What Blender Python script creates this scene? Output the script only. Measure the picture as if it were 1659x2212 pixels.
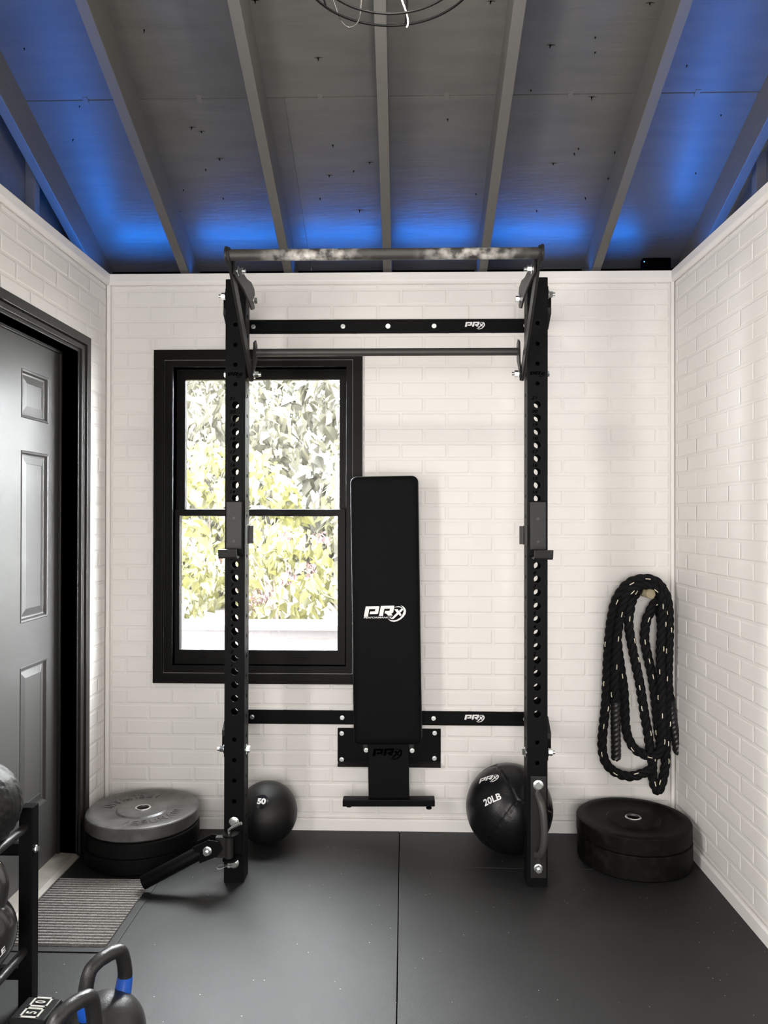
import bpy, bmesh, math, random
from mathutils import Vector, Matrix, Euler
random.seed(7)
for o in list(bpy.data.objects): bpy.data.objects.remove(o)
SC = bpy.context.scene
COL = SC.collection
PI = math.pi

# ------------------------------------------------------------------ camera
CAM = Vector((0, -3.4043, 1.3841)); F = 1660.2
FW = Vector((-0.0259048, 0.9996442, 0.0063599)); RT = Vector((0.9996631, 0.0258940, 0.0017700)); UP = Vector((-0.0016047, -0.0064036, 0.9999782))
cd = bpy.data.cameras.new('camera'); cam = bpy.data.objects.new('camera', cd); COL.objects.link(cam)
m = Matrix((RT, UP, -FW)).transposed().to_4x4(); m.translation = CAM
cam.matrix_world = m
cd.sensor_fit = 'HORIZONTAL'; cd.sensor_width = 36; cd.lens = F * 36 / 1659; cd.clip_start = .02
SC.camera = cam
def at(ax, val, u, v):                      # a photo pixel's point on the plane x/y/z = val
    d = FW + RT * ((u - 829.5) / F) + UP * ((1106 - v) / F)
    return CAM + d * ((val - CAM[ax]) / d[ax])

# ------------------------------------------------------------------ light
W = bpy.data.worlds.new('sky'); SC.world = W; W.use_nodes = True
bg = W.node_tree.nodes['Background']; bg.inputs[0].default_value = (.95, .97, 1, 1); bg.inputs[1].default_value = 110.0
def lamp(name, kind, loc, rot, energy, color=(1, 1, 1), **kw):
    d = bpy.data.lights.new(name, kind); d.energy = energy; d.color = color
    for k, v in kw.items(): setattr(d, k, v)
    o = bpy.data.objects.new(name, d); COL.objects.link(o); o.location = loc; o.rotation_euler = rot
    return o
sun = lamp('sun', 'SUN', (0, -2, 8), (math.radians(44), 0, math.radians(62)), 120.0, (1, .95, .85), angle=.01)
# daylight through the side window (in the left wall, beside the camera) and an added fill lamp in the unseen doors behind the camera
lamp('side_window_daylight', 'AREA', (-1.36, -2.50, 1.45), (0, -PI/2, 0), 54, (1, .968, .94), shape='RECTANGLE', size=1.35, size_y=.5)
lamp('added_front_fill', 'AREA', (-.1, -5.30, 1.15), (PI/2, 0, 0), 103, (1, .968, .94), shape='RECTANGLE', size=1.4, size_y=1.9)
pt = lamp('window_portal', 'AREA', (-.644, .14, 1.39), (-PI/2, 0, 0), 1, shape='RECTANGLE', size=.76, size_y=1.3)
pt.data.cycles.is_portal = True
vs = SC.view_settings; vs.view_transform = 'Standard'; vs.look = 'None'; vs.exposure = 0.0; vs.gamma = 1; vs.use_curve_mapping = False

# ------------------------------------------------------------------ materials
def mat(name, col, rough=.5, metal=0, spec=.5, bump=None, vary=None, coat=0, emit=None, estr=0, transl=None):
    M = bpy.data.materials.new(name); M.use_nodes = True; N = M.node_tree.nodes; L = M.node_tree.links
    b = N['Principled BSDF']
    b.inputs['Base Color'].default_value = (*col, 1); b.inputs['Roughness'].default_value = rough
    b.inputs['Metallic'].default_value = metal; b.inputs['Specular IOR Level'].default_value = spec
    b.inputs['Coat Weight'].default_value = coat; b.inputs['Coat Roughness'].default_value = .12
    if emit: b.inputs['Emission Color'].default_value = (*emit, 1); b.inputs['Emission Strength'].default_value = estr
    tc = N.new('ShaderNodeTexCoord')
    if vary:                                # (scale, other colour, stretch, low, high)
        mp = N.new('ShaderNodeMapping'); mp.inputs['Scale'].default_value = vary[2]; L.new(tc.outputs['Object'], mp.inputs[0])
        n = N.new('ShaderNodeTexNoise'); n.inputs['Scale'].default_value = vary[0]; n.inputs['Detail'].default_value = 6; L.new(mp.outputs[0], n.inputs[0])
        r = N.new('ShaderNodeValToRGB'); r.color_ramp.elements[0].position = vary[3]; r.color_ramp.elements[1].position = vary[4]
        r.color_ramp.elements[0].color = (*col, 1); r.color_ramp.elements[1].color = (*vary[1], 1)
        L.new(n.outputs[0], r.inputs[0]); L.new(r.outputs[0], b.inputs['Base Color'])
    if bump:                                # (scale, strength, stretch)
        mp = N.new('ShaderNodeMapping'); mp.inputs['Scale'].default_value = bump[2] if len(bump) > 2 else (1, 1, 1); L.new(tc.outputs['Object'], mp.inputs[0])
        n = N.new('ShaderNodeTexNoise'); n.inputs['Scale'].default_value = bump[0]; n.inputs['Detail'].default_value = 5; L.new(mp.outputs[0], n.inputs[0])
        bn = N.new('ShaderNodeBump'); bn.inputs['Strength'].default_value = bump[1]; bn.inputs['Distance'].default_value = .004
        L.new(n.outputs[0], bn.inputs['Height']); L.new(bn.outputs[0], b.inputs['Normal'])
    if transl:
        t = N.new('ShaderNodeBsdfTranslucent'); t.inputs[0].default_value = (*transl, 1)
        mx = N.new('ShaderNodeMixShader'); mx.inputs[0].default_value = .45
        L.new(b.outputs[0], mx.inputs[1]); L.new(t.outputs[0], mx.inputs[2]); L.new(mx.outputs[0], N['Material Output'].inputs[0])
    return M
M = {}
M['white'] = mat('white_wall_paint', (.80, .775, .745), .5, bump=(90, .10))
M['trimwhite'] = mat('white_trim_paint', (.80, .775, .75), .42, bump=(60, .04))
M['ply'] = mat('black_painted_plywood', (.088, .085, .079), .42, spec=.5, bump=(9, .35, (1.2, 9, 9)), vary=(4, (.072, .07, .065), (1, 6, 6), .35, .7))
M['rafter'] = mat('black_painted_lumber', (.095, .091, .084), .48, bump=(14, .3, (8, 1, 8)))
M['steel'] = mat('black_powder_coat', (.0038, .0038, .004), .46, spec=.07, bump=(900, .05))
M['steel2'] = mat('charcoal_powder_coat', (.016, .0155, .015), .4, spec=.28, bump=(900, .05))
M['deep'] = mat('black_and_shade', (.0008, .0008, .0008), .9, spec=0)  # flat black; also paints the dark inside cut-outs and the eave
M['zinc'] = mat('zinc_plated_steel', (.72, .74, .73), .28, metal=1)
M['chrome'] = mat('bright_steel', (.88, .88, .87), .3, metal=1)
M['worn'] = mat('worn_black_bar', (.035, .033, .03), .45, spec=.5, bump=(400, .2))
def chalk():
    X = mat('chalky_black_bar', (.03, .028, .026), .5, bump=(500, .2)); N = X.node_tree.nodes; L = X.node_tree.links; b = N['Principled BSDF']
    g = N.new('ShaderNodeNewGeometry'); sp = N.new('ShaderNodeSeparateXYZ'); L.new(g.outputs['Position'], sp.inputs[0])
    def hand(x0, w):                        # chalk left where a hand grips the bar
        a = N.new('ShaderNodeMath'); a.operation = 'SUBTRACT'; a.inputs[1].default_value = x0; L.new(sp.outputs[0], a.inputs[0])
        c = N.new('ShaderNodeMath'); c.operation = 'ABSOLUTE'; L.new(a.outputs[0], c.inputs[0])
        r = N.new('ShaderNodeMapRange'); r.inputs[1].default_value = w; r.inputs[2].default_value = w*.25; L.new(c.outputs[0], r.inputs[0]); return r.outputs[0]
    mx = N.new('ShaderNodeMath'); mx.operation = 'MAXIMUM'; L.new(hand(-.305, .20), mx.inputs[0]); L.new(hand(.225, .20), mx.inputs[1])
    n = N.new('ShaderNodeTexNoise'); n.inputs['Scale'].default_value = 26; n.inputs['Detail'].default_value = 7; L.new(g.outputs['Position'], n.inputs[0])
    r = N.new('ShaderNodeMapRange'); r.inputs[1].default_value = .42; r.inputs[2].default_value = .72; L.new(n.outputs[0], r.inputs[0])
    m2 = N.new('ShaderNodeMath'); m2.operation = 'MULTIPLY'; L.new(mx.outputs[0], m2.inputs[0]); L.new(r.outputs[0], m2.inputs[1])
    c = N.new('ShaderNodeMixRGB'); c.inputs[1].default_value = (.03, .028, .026, 1); c.inputs[2].default_value = (.6, .57, .53, 1); L.new(m2.outputs[0], c.inputs[0]); L.new(c.outputs[0], b.inputs['Base Color'])
    return X
M['chalk'] = chalk()
M['frame'] = mat('black_window_paint', (.005, .0048, .0045), .4, spec=.10, bump=(20, .05, (1, 8, 8)))
M['door'] = mat('black_door_paint', (.058, .056, .055), .4, spec=.28, bump=(120, .04))
M['casing'] = mat('black_casing_paint', (.018, .017, .0155), .38, spec=.3, bump=(30, .06))
M['vinyl'] = mat('black_vinyl', (.0042, .0042, .0044), .5, spec=.05, bump=(350, .25))
M['ballvinyl'] = mat('black_ball_vinyl', (.005, .005, .006), .33, spec=.3, bump=(160, .15))
M['rubber'] = mat('black_rubber', (.005, .0048, .0042), .5, spec=.08, bump=(260, .25), vary=(22, (.016, .015, .013), (1, 1, 1), .5, .8))
M['rubberdark'] = mat('plain_black_rubber', (.004, .004, .004), .5, spec=.12, bump=(300, .15))
M['sheen_grey'] = mat('sheen_greyed_rubber', (.09, .087, .083), .33, spec=1.0, bump=(260, .2), vary=(16, (.018, .017, .016), (1, 1, 1), .4, .75))  # grey lifted to stand for the sheen reflected on the plate's top
M['slam'] = mat('slam_ball_rubber', (.007, .007, .007), .4, spec=.35, bump=(420, .3))
M['rope'] = mat('black_polyester_rope', (.0045, .0045, .005), .75, spec=.2, bump=(500, .5))
M['grip'] = mat('heat_shrink_grip', (.010, .010, .010), .32, spec=.5)
M['print'] = mat('white_print', (.82, .82, .82), .5)
M['label2'] = mat('grey_print', (.42, .41, .38), .5)
M['label'] = mat('glossy_black_label', (.010, .010, .014), .2, coat=.4)
M['tracer'] = mat('cream_tracer_yarn', (.78, .72, .56), .6)
M['wood'] = mat('raw_peg_wood', (.34, .30, .19), .7, bump=(80, .3), vary=(30, (.22, .18, .11), (1, 1, 1), .4, .7))
M['sill'] = mat('grey_threshold', (.34, .31, .275), .5, bump=(80, .2), vary=(10, (.25, .23, .2), (1, 1, 1), .4, .7))
M['blue'] = mat('blue_band_paint', (.015, .10, .52), .28, coat=.5)
M['iron'] = mat('black_kettlebell_enamel', (.016, .0155, .015), .34, spec=.5, bump=(300, .25))
M['kettle'] = mat('glossy_kettlebell_vinyl', (.020, .019, .017), .2, coat=.6, bump=(200, .08))
M['bed'] = mat('pale_garden_wall', (.034, .030, .030), .8, bump=(40, .2))
M['ground'] = mat('garden_soil', (.06, .05, .04), .9, bump=(20, .5))
M['leaf'] = mat('yellow_green_leaf', (.066, .064, .022), .5, transl=(.072, .069, .022))
M['leaf2'] = mat('pale_green_leaf', (.072, .070, .042), .5, transl=(.082, .08, .045))
M['leaf3'] = mat('grey_green_leaf', (.052, .050, .036), .6, transl=(.057, .055, .039))
M['bloom'] = mat('pale_blossom', (.15, .15, .13), .6, transl=(.14, .14, .12))
M['mauve'] = mat('mauve_flower', (.055, .028, .03), .6, transl=(.05, .026, .027))
M['bark'] = mat('brown_bark', (.05, .04, .03), .8)
M['bulb'] = mat('lit_frosted_bulb', (.75, .74, .7), .3, emit=(1, .9, .75), estr=12)
M['led'] = mat('blue_led_strip', (.02, .05, .3), .4, emit=(.05, .22, 1), estr=6)
M['sky_block'] = mat('sky_blocking_fabric', (.7, .68, .62), .8)
M['tar'] = mat('dark_roof_deck', (.05, .05, .05), .9)

# floor mat rubber: dark, slightly shiny, specked
def floor_material():
    X = bpy.data.materials.new('black_rubber_flooring'); X.use_nodes = True; N = X.node_tree.nodes; L = X.node_tree.links
    b = N['Principled BSDF']; tc = N.new('ShaderNodeTexCoord')
    n = N.new('ShaderNodeTexNoise'); n.inputs['Scale'].default_value = 3.2; n.inputs['Detail'].default_value = 8; L.new(tc.outputs['Object'], n.inputs[0])
    r = N.new('ShaderNodeValToRGB'); r.color_ramp.elements[0].color = (.004, .004, .004, 1); r.color_ramp.elements[1].color = (.010, .0095, .0095, 1)
    r.color_ramp.elements[0].position = .35; r.color_ramp.elements[1].position = .75; L.new(n.outputs[0], r.inputs[0])
    v = N.new('ShaderNodeTexVoronoi'); v.inputs['Scale'].default_value = 48; L.new(tc.outputs['Object'], v.inputs[0])
    n2 = N.new('ShaderNodeTexNoise'); n2.inputs['Scale'].default_value = 13; n2.inputs['Detail'].default_value = 2; L.new(tc.outputs['Object'], n2.inputs[0])
    a = N.new('ShaderNodeMath'); a.operation = 'LESS_THAN'; a.inputs[1].default_value = .075; L.new(v.outputs['Distance'], a.inputs[0])
    a2 = N.new('ShaderNodeMath'); a2.operation = 'GREATER_THAN'; a2.inputs[1].default_value = .60; L.new(n2.outputs[0], a2.inputs[0])
    a3 = N.new('ShaderNodeMath'); a3.operation = 'MULTIPLY'; L.new(a.outputs[0], a3.inputs[0]); L.new(a2.outputs[0], a3.inputs[1])
    mx = N.new('ShaderNodeMixRGB'); mx.inputs[2].default_value = (.42, .41, .40, 1); L.new(a3.outputs[0], mx.inputs[0]); L.new(r.outputs[0], mx.inputs[1])
    L.new(mx.outputs[0], b.inputs['Base Color'])
    b.inputs['Roughness'].default_value = .58; b.inputs['Specular IOR Level'].default_value = .58
    f = N.new('ShaderNodeTexNoise'); f.inputs['Scale'].default_value = 420; L.new(tc.outputs['Object'], f.inputs[0])
    bn = N.new('ShaderNodeBump'); bn.inputs['Strength'].default_value = .35; bn.inputs['Distance'].default_value = .002
    L.new(f.outputs[0], bn.inputs['Height']); L.new(bn.outputs[0], b.inputs['Normal'])
    return X
M['floor'] = floor_material()
def carpet_material():
    X = mat('grey_ribbed_carpet', (.16, .15, .145), .95, spec=.1, vary=(300, (.34, .325, .31), (1, 1, 1), .35, .65), bump=(600, .5)); return X
M['carpet'] = carpet_material()
def glass_material():
    X = bpy.data.materials.new('window_glass'); X.use_nodes = True; N = X.node_tree.nodes; L = X.node_tree.links
    N.remove(N['Principled BSDF'])
    t = N.new('ShaderNodeBsdfTransparent'); t.inputs[0].default_value = (.95, .96, .95, 1)
    g = N.new('ShaderNodeBsdfGlossy'); g.inputs['Roughness'].default_value = .02
    lw = N.new('ShaderNodeLayerWeight'); lw.inputs[0].default_value = .5
    pw = N.new('ShaderNodeMath'); pw.operation = 'POWER'; pw.inputs[1].default_value = 4; L.new(lw.outputs['Facing'], pw.inputs[0])
    fr = N.new('ShaderNodeMapRange'); fr.inputs[3].default_value = .02; fr.inputs[4].default_value = .9; L.new(pw.outputs[0], fr.inputs[0])
    mx = N.new('ShaderNodeMixShader'); L.new(fr.outputs[0], mx.inputs[0]); L.new(t.outputs[0], mx.inputs[1]); L.new(g.outputs[0], mx.inputs[2])
    L.new(mx.outputs[0], N['Material Output'].inputs[0]); return X
M['glass'] = glass_material()

# ------------------------------------------------------------------ mesh helpers
def V(*a): return Vector(a)
class MB:
    def __init__(s): s.v = []; s.f = []; s.T = None
    def add(s, vs_, fs):
        b = len(s.v)
        s.v += [(s.T @ Vector(p)) if s.T else Vector(p) for p in vs_]; s.f += [[b + i for i in f] for f in fs]
        return s
    def box(s, x0, x1, y0, y1, z0, z1):
        return s.add([(x0,y0,z0),(x1,y0,z0),(x1,y1,z0),(x0,y1,z0),(x0,y0,z1),(x1,y0,z1),(x1,y1,z1),(x0,y1,z1)],
                     [(0,3,2,1),(4,5,6,7),(0,1,5,4),(1,2,6,5),(2,3,7,6),(3,0,4,7)])
    def prism(s, pts, ax, a0, a1):          # a polygon of 2-D points pushed along axis ax
        def P(p, a): q = list(p); q.insert(ax, a); return q
        n = len(pts)
        return s.add([P(p, a0) for p in pts] + [P(p, a1) for p in pts],
                     [list(range(n)), list(range(2*n-1, n-1, -1))] + [(i, n+i, n+(i+1) % n, (i+1) % n) for i in range(n)])
    def tube(s, path, r, n=10, caps=True):  # r may be a list
        path = [Vector(p) for p in path]; m_ = len(path); rr = r if isinstance(r, (list, tuple)) else [r] * m_
        t0 = (path[1] - path[0]).normalized(); a = t0.orthogonal().normalized(); vs_ = []
        for i, p in enumerate(path):
            t = (path[min(i+1, m_-1)] - path[max(i-1, 0)]).normalized()
            a = (a - t * a.dot(t)).normalized(); b = t.cross(a)
            vs_ += [p + (a * math.cos(2*PI*k/n) + b * math.sin(2*PI*k/n)) * rr[i] for k in range(n)]
        fs = [(i*n+k, i*n+(k+1) % n, (i+1)*n+(k+1) % n, (i+1)*n+k) for i in range(m_-1) for k in range(n)]
        if caps: fs += [list(range(n))[::-1], list(range((m_-1)*n, m_*n))]
        return s.add(vs_, fs)
    def lathe(s, prof, c=(0, 0, 0), n=40, ax=2, closed=False):   # prof: (radius, height)
        vs_ = []; c = Vector(c)
        for r, h in prof:
            for k in range(n):
                a = 2*PI*k/n; q = [r*math.cos(a), r*math.sin(a)]
                if ax == 1: p = [q[0], h, -q[1]]
                elif ax == 0: p = [h, q[0], q[1]]
                else: p = [q[0], q[1], h]
                vs_.append(c + Vector(p))
        m_ = len(prof); fs = []
        for i in range(m_ if closed else m_-1):
            j = (i+1) % m_
            fs += [(i*n+k, i*n+(k+1) % n, j*n+(k+1) % n, j*n+k) for k in range(n)]
        if not closed:
            if prof[0][0] > 1e-6: fs.append(list(range(n))[::-1])
            if prof[-1][0] > 1e-6: fs.append(list(range((m_-1)*n, m_*n)))
        return s.add(vs_, fs)
    def mesh(s, name, smooth=0, bevel=0, off=(0, 0, 0)):
        off = Vector(off)
        me = bpy.data.meshes.new(name); me.from_pydata([p - off for p in s.v], [], s.f)
        bm = bmesh.new(); bm.from_mesh(me)
        bmesh.ops.remove_doubles(bm, verts=bm.verts, dist=1e-6)
        bmesh.ops.recalc_face_normals(bm, faces=bm.faces)
        if bevel:
            es = [e for e in bm.edges if len(e.link_faces) == 2 and e.calc_face_angle(0) > .6]
            bmesh.ops.bevel(bm, geom=es, offset=bevel, segments=2, profile=.6, affect='EDGES', clamp_overlap=True)
        bm.to_mesh(me); bm.free()
        if smooth:
            for p in me.polygons: p.use_smooth = True
            me.set_sharp_from_angle(angle=math.radians(smooth))
        return me
    def build(s, name, m_, parent=None, smooth=0, bevel=0, label=None, kind=None):
        off = parent.matrix_world.translation if parent else (0, 0, 0)
        return place(name, s.mesh(name, smooth, bevel, off), m_, parent, None, label, kind)
WLOC = {}
def wl(o): return WLOC.get(o.name, Vector((0, 0, 0)))
def place(name, me, m_, parent=None, loc=None, label=None, kind=None, rot=None):
    o = bpy.data.objects.new(name, me); COL.objects.link(o)
    if m_ is not None and not me.materials: me.materials.append(M[m_])
    if parent: o.parent = parent
    if loc is not None: o.location = Vector(loc) - (wl(parent) if parent else Vector((0, 0, 0)))
    if rot is not None: o.rotation_euler = rot
    if label: o['label'] = label
    if kind: o['kind'] = kind
    WLOC[o.name] = (wl(parent) if parent else Vector((0, 0, 0))) + Vector(o.location)
    return o
def build(mb, name, m_, parent=None, smooth=0, bevel=0, label=None, kind=None):
    me = mb.mesh(name, smooth, bevel, wl(parent) if parent else (0, 0, 0))
    return place(name, me, m_, parent, None, label, kind)
def thing(name, label, cat, loc, group=None):
    o = bpy.data.objects.new(name, None); COL.objects.link(o); o.location = loc; o.empty_display_size = .05
    o['label'] = label; o['category'] = cat
    if group: o['group'] = group
    WLOC[o.name] = Vector(loc); return o
def tag(o, label, cat, group=None):
    o['label'] = label; o['category'] = cat
    if group: o['group'] = group
    return o
def struct(mb, name, m_, label=None, cat=None, **k):
    o = build(mb, name, m_, None, **k); o['kind'] = 'structure'
    if label: o['label'] = label
    if cat: o['category'] = cat
    return o
def grid(mb, ax, a0, a1, R, holes):          # a slab across axis ax covering rectangle R=(u0,u1,v0,v1), less the holes
    us = sorted({R[0], R[1]} | {h[i] for h in holes for i in (0, 1) if R[0] < h[i] < R[1]})
    vs_ = sorted({R[2], R[3]} | {h[i] for h in holes for i in (2, 3) if R[2] < h[i] < R[3]})
    for i in range(len(us)-1):
        for j in range(len(vs_)-1):
            cu, cv = (us[i]+us[i+1])/2, (vs_[j]+vs_[j+1])/2
            if any(h[0] < cu < h[1] and h[2] < cv < h[3] for h in holes): continue
            b = [us[i], us[i+1], vs_[j], vs_[j+1]]; b[ax*2:ax*2] = [a0, a1]
            mb.box(*b)
    return mb
def loops(mb, ax, rects):                    # nested rectangles ((u0,u1,v0,v1), depth along ax), quads between, last one capped
    vs_ = []
    for (u0, u1, v0, v1), d in rects:
        for u, v in ((u0, v0), (u1, v0), (u1, v1), (u0, v1)): q = [u, v]; q.insert(ax, d); vs_.append(q)
    fs = [(4*i+k, 4*i+(k+1) % 4, 4*i+4+(k+1) % 4, 4*i+4+k) for i in range(len(rects)-1) for k in range(4)]
    fs.append([4*len(rects)-4+k for k in range(4)])
    return mb.add(vs_, fs)
def inset(r, d): return (r[0]+d, r[1]-d, r[2]+d, r[3]-d)
def text_polys(txt, size, shear=0, bold=0, width=1.0):
    cu = bpy.data.curves.new('t', 'FONT'); cu.body = txt; cu.size = size; cu.shear = shear; cu.offset = bold; cu.resolution_u = 4
    cu.align_x = 'CENTER'; cu.align_y = 'CENTER'
    o = bpy.data.objects.new('t', cu); me = o.to_mesh()
    vs_ = [(p.co.x*width, p.co.y) for p in me.vertices]; fs = [list(p.vertices) for p in me.polygons]
    o.to_mesh_clear(); bpy.data.objects.remove(o); bpy.data.curves.remove(cu)
    return vs_, fs
# the logo, drawn in a 1659 x 1021 field, as closed outlines
LOGO = [
 [(297,320),(655,318),(668,338),(630,512),(612,528),(397,532),(412,460),(545,455),(556,398),(392,395),(352,595),(240,598)],
 [(708,312),(1060,308),(1074,328),(1040,485),(1018,508),(985,515),(1020,575),(900,578),(850,522),(805,515),(820,448),(940,445),(955,388),(800,388),(760,583),(650,585)],
 [(965,668),(1040,668),(1185,540),(1225,592),(1268,560),(1228,500),(1300,435),(1312,395),(1300,368),(1262,390),(1190,452),(1160,405),(1070,408),(1140,500)],
 [(1070,362),(1120,334),(1190,325),(1250,340),(1295,372),(1312,400),(1285,392),(1240,362),(1190,350),(1120,354)],
 [(1245,303),(1312,330),(1360,380),(1386,450),(1372,535),(1320,612),(1240,680),(1150,727),(1050,744),(960,724),(895,668),(965,696),(1050,706),(1130,690),(1220,640),(1288,560),(1320,470),(1316,392),(1292,342)],
]
def logo(mb, c, w, thick=.0004, tilt=0, tagline=True, parts=LOGO):   # faces -y, centred on c, w metres wide
    k = w / 1146; ct, st = math.cos(tilt), math.sin(tilt)
    def P(x, y):
        a, b = (x-813)*k, (525-y)*k
        return (c[0]+a*ct-b*st, c[2]+a*st+b*ct)
    for poly in parts: mb.prism([P(*q) for q in poly], 1, c[1]-thick, c[1])
    if tagline:
        vs_, fs = text_polys('PERFORMANCE', 62, .2, 1.2, 1.75)
        mb.add([(P(608+x, 628-y)[0], c[1]-thick, P(608+x, 628-y)[1]) for x, y in vs_], fs)
    return mb
def text(mb, txt, c, size, shear=0, bold=0, width=1.0, y=None):      # faces -y
    vs_, fs = text_polys(txt, size, shear, bold, width)
    return mb.add([(c[0]+a, c[1], c[2]+b) for a, b in vs_], fs)

# bolt heads, axis along -y, base at the origin
def bolt_mesh(name, wr=.0105, hr=.0075, h=.007, shank=0):
    b = MB(); b.lathe([(wr, 0), (wr, -.0018), (wr*.93, -.0026)], n=20, ax=1)
    hexa = [(hr*math.cos(a*PI/3+.3), hr*math.sin(a*PI/3+.3)) for a in range(6)]
    b.prism(hexa, 1, -.0026, -.0026-h)
    if shank: b.lathe([(hr*.55, -.003), (hr*.55, -.0026-h-shank)], n=10, ax=1)
    return b.mesh(name, smooth=40, bevel=0)
BOLT = bolt_mesh('lag_bolt'); BOLT.materials.append(M['zinc'])
BIG = bolt_mesh('hex_bolt', .0195, .0125, .011); BIG.materials.append(M['zinc'])
NUT = bolt_mesh('lock_nut', .0165, .013, .014, .010); NUT.materials.append(M['zinc'])
ROT = {'-y': (0, 0, 0), '-x': (0, 0, -PI/2), '+x': (0, 0, PI/2), '+y': (0, 0, PI)}
def bolt(parent, loc, d='-y', me=BOLT, name='bolt'): return place(name, me, None, parent, loc, rot=ROT[d])

# ================================================================== the room
XL, XR, HW = -1.3268, 1.1828, 2.4656
YF, YR, TS = -5.3, -2.65, .4245              # front wall, ridge line, roof slope
ZS, ZB = 2.622, 2.470                        # sheathing and rafter underside where they cross the back wall's plane
WIN = (-1.03, -.256, .722, 2.05)             # opening of the back window (x0,x1,z0,z1)
DOOR = (-1.14, -.31, -.01, 2.055)            # opening of the door (y0,y1,z0,z1)
W2 = (-2.82, -2.18, .72, 2.16)               # side window beside the camera
W3 = (-.85, .65, 0, 2.12)                    # unseen glazed doors, added to hold the front fill lamp

wall_back = struct(grid(MB(), 1, .003, .14, (XL-.14, XR+.14, -.02, HW), [WIN]), 'wall_back', 'white')
wall_left = struct(grid(MB(), 0, XL-.14, XL-.003, (YF, .003, -.02, HW), [DOOR, W2]), 'wall_left', 'white')
wall_right = struct(grid(MB(), 0, XR+.003, XR+.21, (YF, .003, -.02, HW), []), 'wall_right', 'white')
wall_front = struct(grid(MB(), 1, YF-.14, YF, (XL-.14, XR+.14, -.02, HW), [W3]), 'wall_front', 'white')
# bricks: flat painted brick pieces standing just proud of the mortar bed
BL, BH, JT = .2042, .0684, .009
brick_cache = {}
def brick_mesh(w, h, wall):
    key = (round(w, 4), round(h, 4), wall)
    if key not in brick_cache:
        b = MB(); d, i = .002, .0045
        if wall == 'b': loops(b, 1, [((0, w, 0, h), d), (inset((0, w, 0, h), i), 0.0)])
        elif wall == 'l': loops(b, 0, [((0, w, 0, h), -d), (inset((0, w, 0, h), i), 0.0)])
        else: loops(b, 0, [((0, w, 0, h), d), (inset((0, w, 0, h), i), 0.0)])
        me = b.mesh('brick'); me.materials.append(M['white']); brick_cache[key] = me
    return brick_cache[key]
def bricks(wall, parent, u0, u1, z0, z1, holes, phase, single, zph=.479):
    """cells as objects where single(u,z) holds (at most 300), the rest joined"""
    out = []; k0 = int((z0-zph)/BH) - 2
    for k in range(k0, k0+48):
        za, zb = zph+k*BH, zph+(k+1)*BH
        c0, c1 = max(za, z0), min(zb, z1)
        if c1-c0 < .014: continue
        ph = phase + (BL/2 if k % 2 else 0)
        n0 = int((u0-ph)/BL) - 2
        for n in range(n0, n0+40):
            a, b_ = max(ph+n*BL, u0), min(ph+(n+1)*BL, u1)
            if b_-a < .02: continue
            segs = [(a, b_, c0, c1)]
            for h in holes:
                ns = []
                for (p, q, r, t) in segs:
                    if q <= h[0] or p >= h[1] or t <= h[2] or r >= h[3]: ns.append((p, q, r, t)); continue
                    if p < h[0]: ns.append((p, h[0], r, t))
                    if q > h[1]: ns.append((h[1], q, r, t))
                    pm, qm = max(p, h[0]), min(q, h[1])
                    if t > h[3]: ns.append((pm, qm, h[3], t))
                    if r < h[2]: ns.append((pm, qm, r, h[2]))
                segs = ns
            out += [x for x in segs if x[1]-x[0] > .02 and x[3]-x[2] > .016]
    rest = MB(); cnt = 0
    for (a, b_, c, d) in out:
        a, b_, c, d = a+JT/2, b_-JT/2, c+JT/2, d-JT/2
        off = random.uniform(-.0006, .0006)
        if cnt < 300 and single((a+b_)/2, (c+d)/2):
            loc = {'b': (a, off, c), 'l': (XL+off, a, c), 'r': (XR+off, a, c)}[wall]
            place('brick', brick_mesh(b_-a, d-c, wall), None, parent, loc); cnt += 1
        else:
            i = .0045
            if wall == 'b': loops(rest, 1, [((a, b_, c, d), .002), (inset((a, b_, c, d), i), off)])
            else:
                X, s = (XL, -1) if wall == 'l' else (XR, 1)
                loops(rest, 0, [((a, b_, c, d), X+s*.002), (inset((a, b_, c, d), i), X+off)])
    if rest.f: build(rest, 'brick_field', 'white', parent, kind='stuff')
CAS = (-1.113, -.184, .645, 2.125)
def back_single(x, z):
    if -.20 < x < .06 and .45 < z < 1.52: return False           # behind the folded bench
    if .84 < x < 1.12 and .42 < z < 1.06 and abs(x-.98) < .09: return False
    if z < .17 and (x < -.86 or x > .77): return False           # behind the plates
    if z < .2 and (-.77 < x < -.5 or .33 < x < .66): return False
    if 2.20 < z < 2.26 and -.7 < x < .58: return False
    if .47 < z < .53 and -.7 < x < .58: return False
    if -.77 < x < -.7 or .53 < x < .62: return False
    return True
bricks('b', wall_back, XL+.018, XR-.016, .052, HW-.046, [CAS], -1.138, back_single)
DC = (-1.222, -.228, -.05, 2.128)
bricks('l', wall_left, -2.05, -.016, .052, HW-.046, [DC], -.10, lambda y, z: y > -1.05)
bricks('r', wall_right, -2.05, -.016, .052, HW-.046, [], -.16, lambda y, z: y > -1.02)

# floor: rubber mats with open seams on a dark slab
floor = struct(MB().box(XL-.14, XR+.14, YF-.14, .1, -.12, -.012), 'floor', 'deep')
SX = -.0175; SY = -.353
for (x0, x1, y0, y1, dz) in ((XL, SX, SY, 0, -.0005), (SX, XR, SY, 0, 0), (XL, SX, SY-1.83, SY, 0), (SX, XR, SY-1.83, SY, -.0004), (XL, SX, YF, SY-1.83, 0), (SX, XR, YF, SY-1.83, 0)):
    g = .0016
    build(MB().box(x0+g*(x0 != XL), x1-g*(x1 != XR), y0+g*.35*(y0 != YF), y1-g*.35*(y1 != 0), -.012, dz), 'rubber_mat', 'floor', floor, bevel=.0012)

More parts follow.
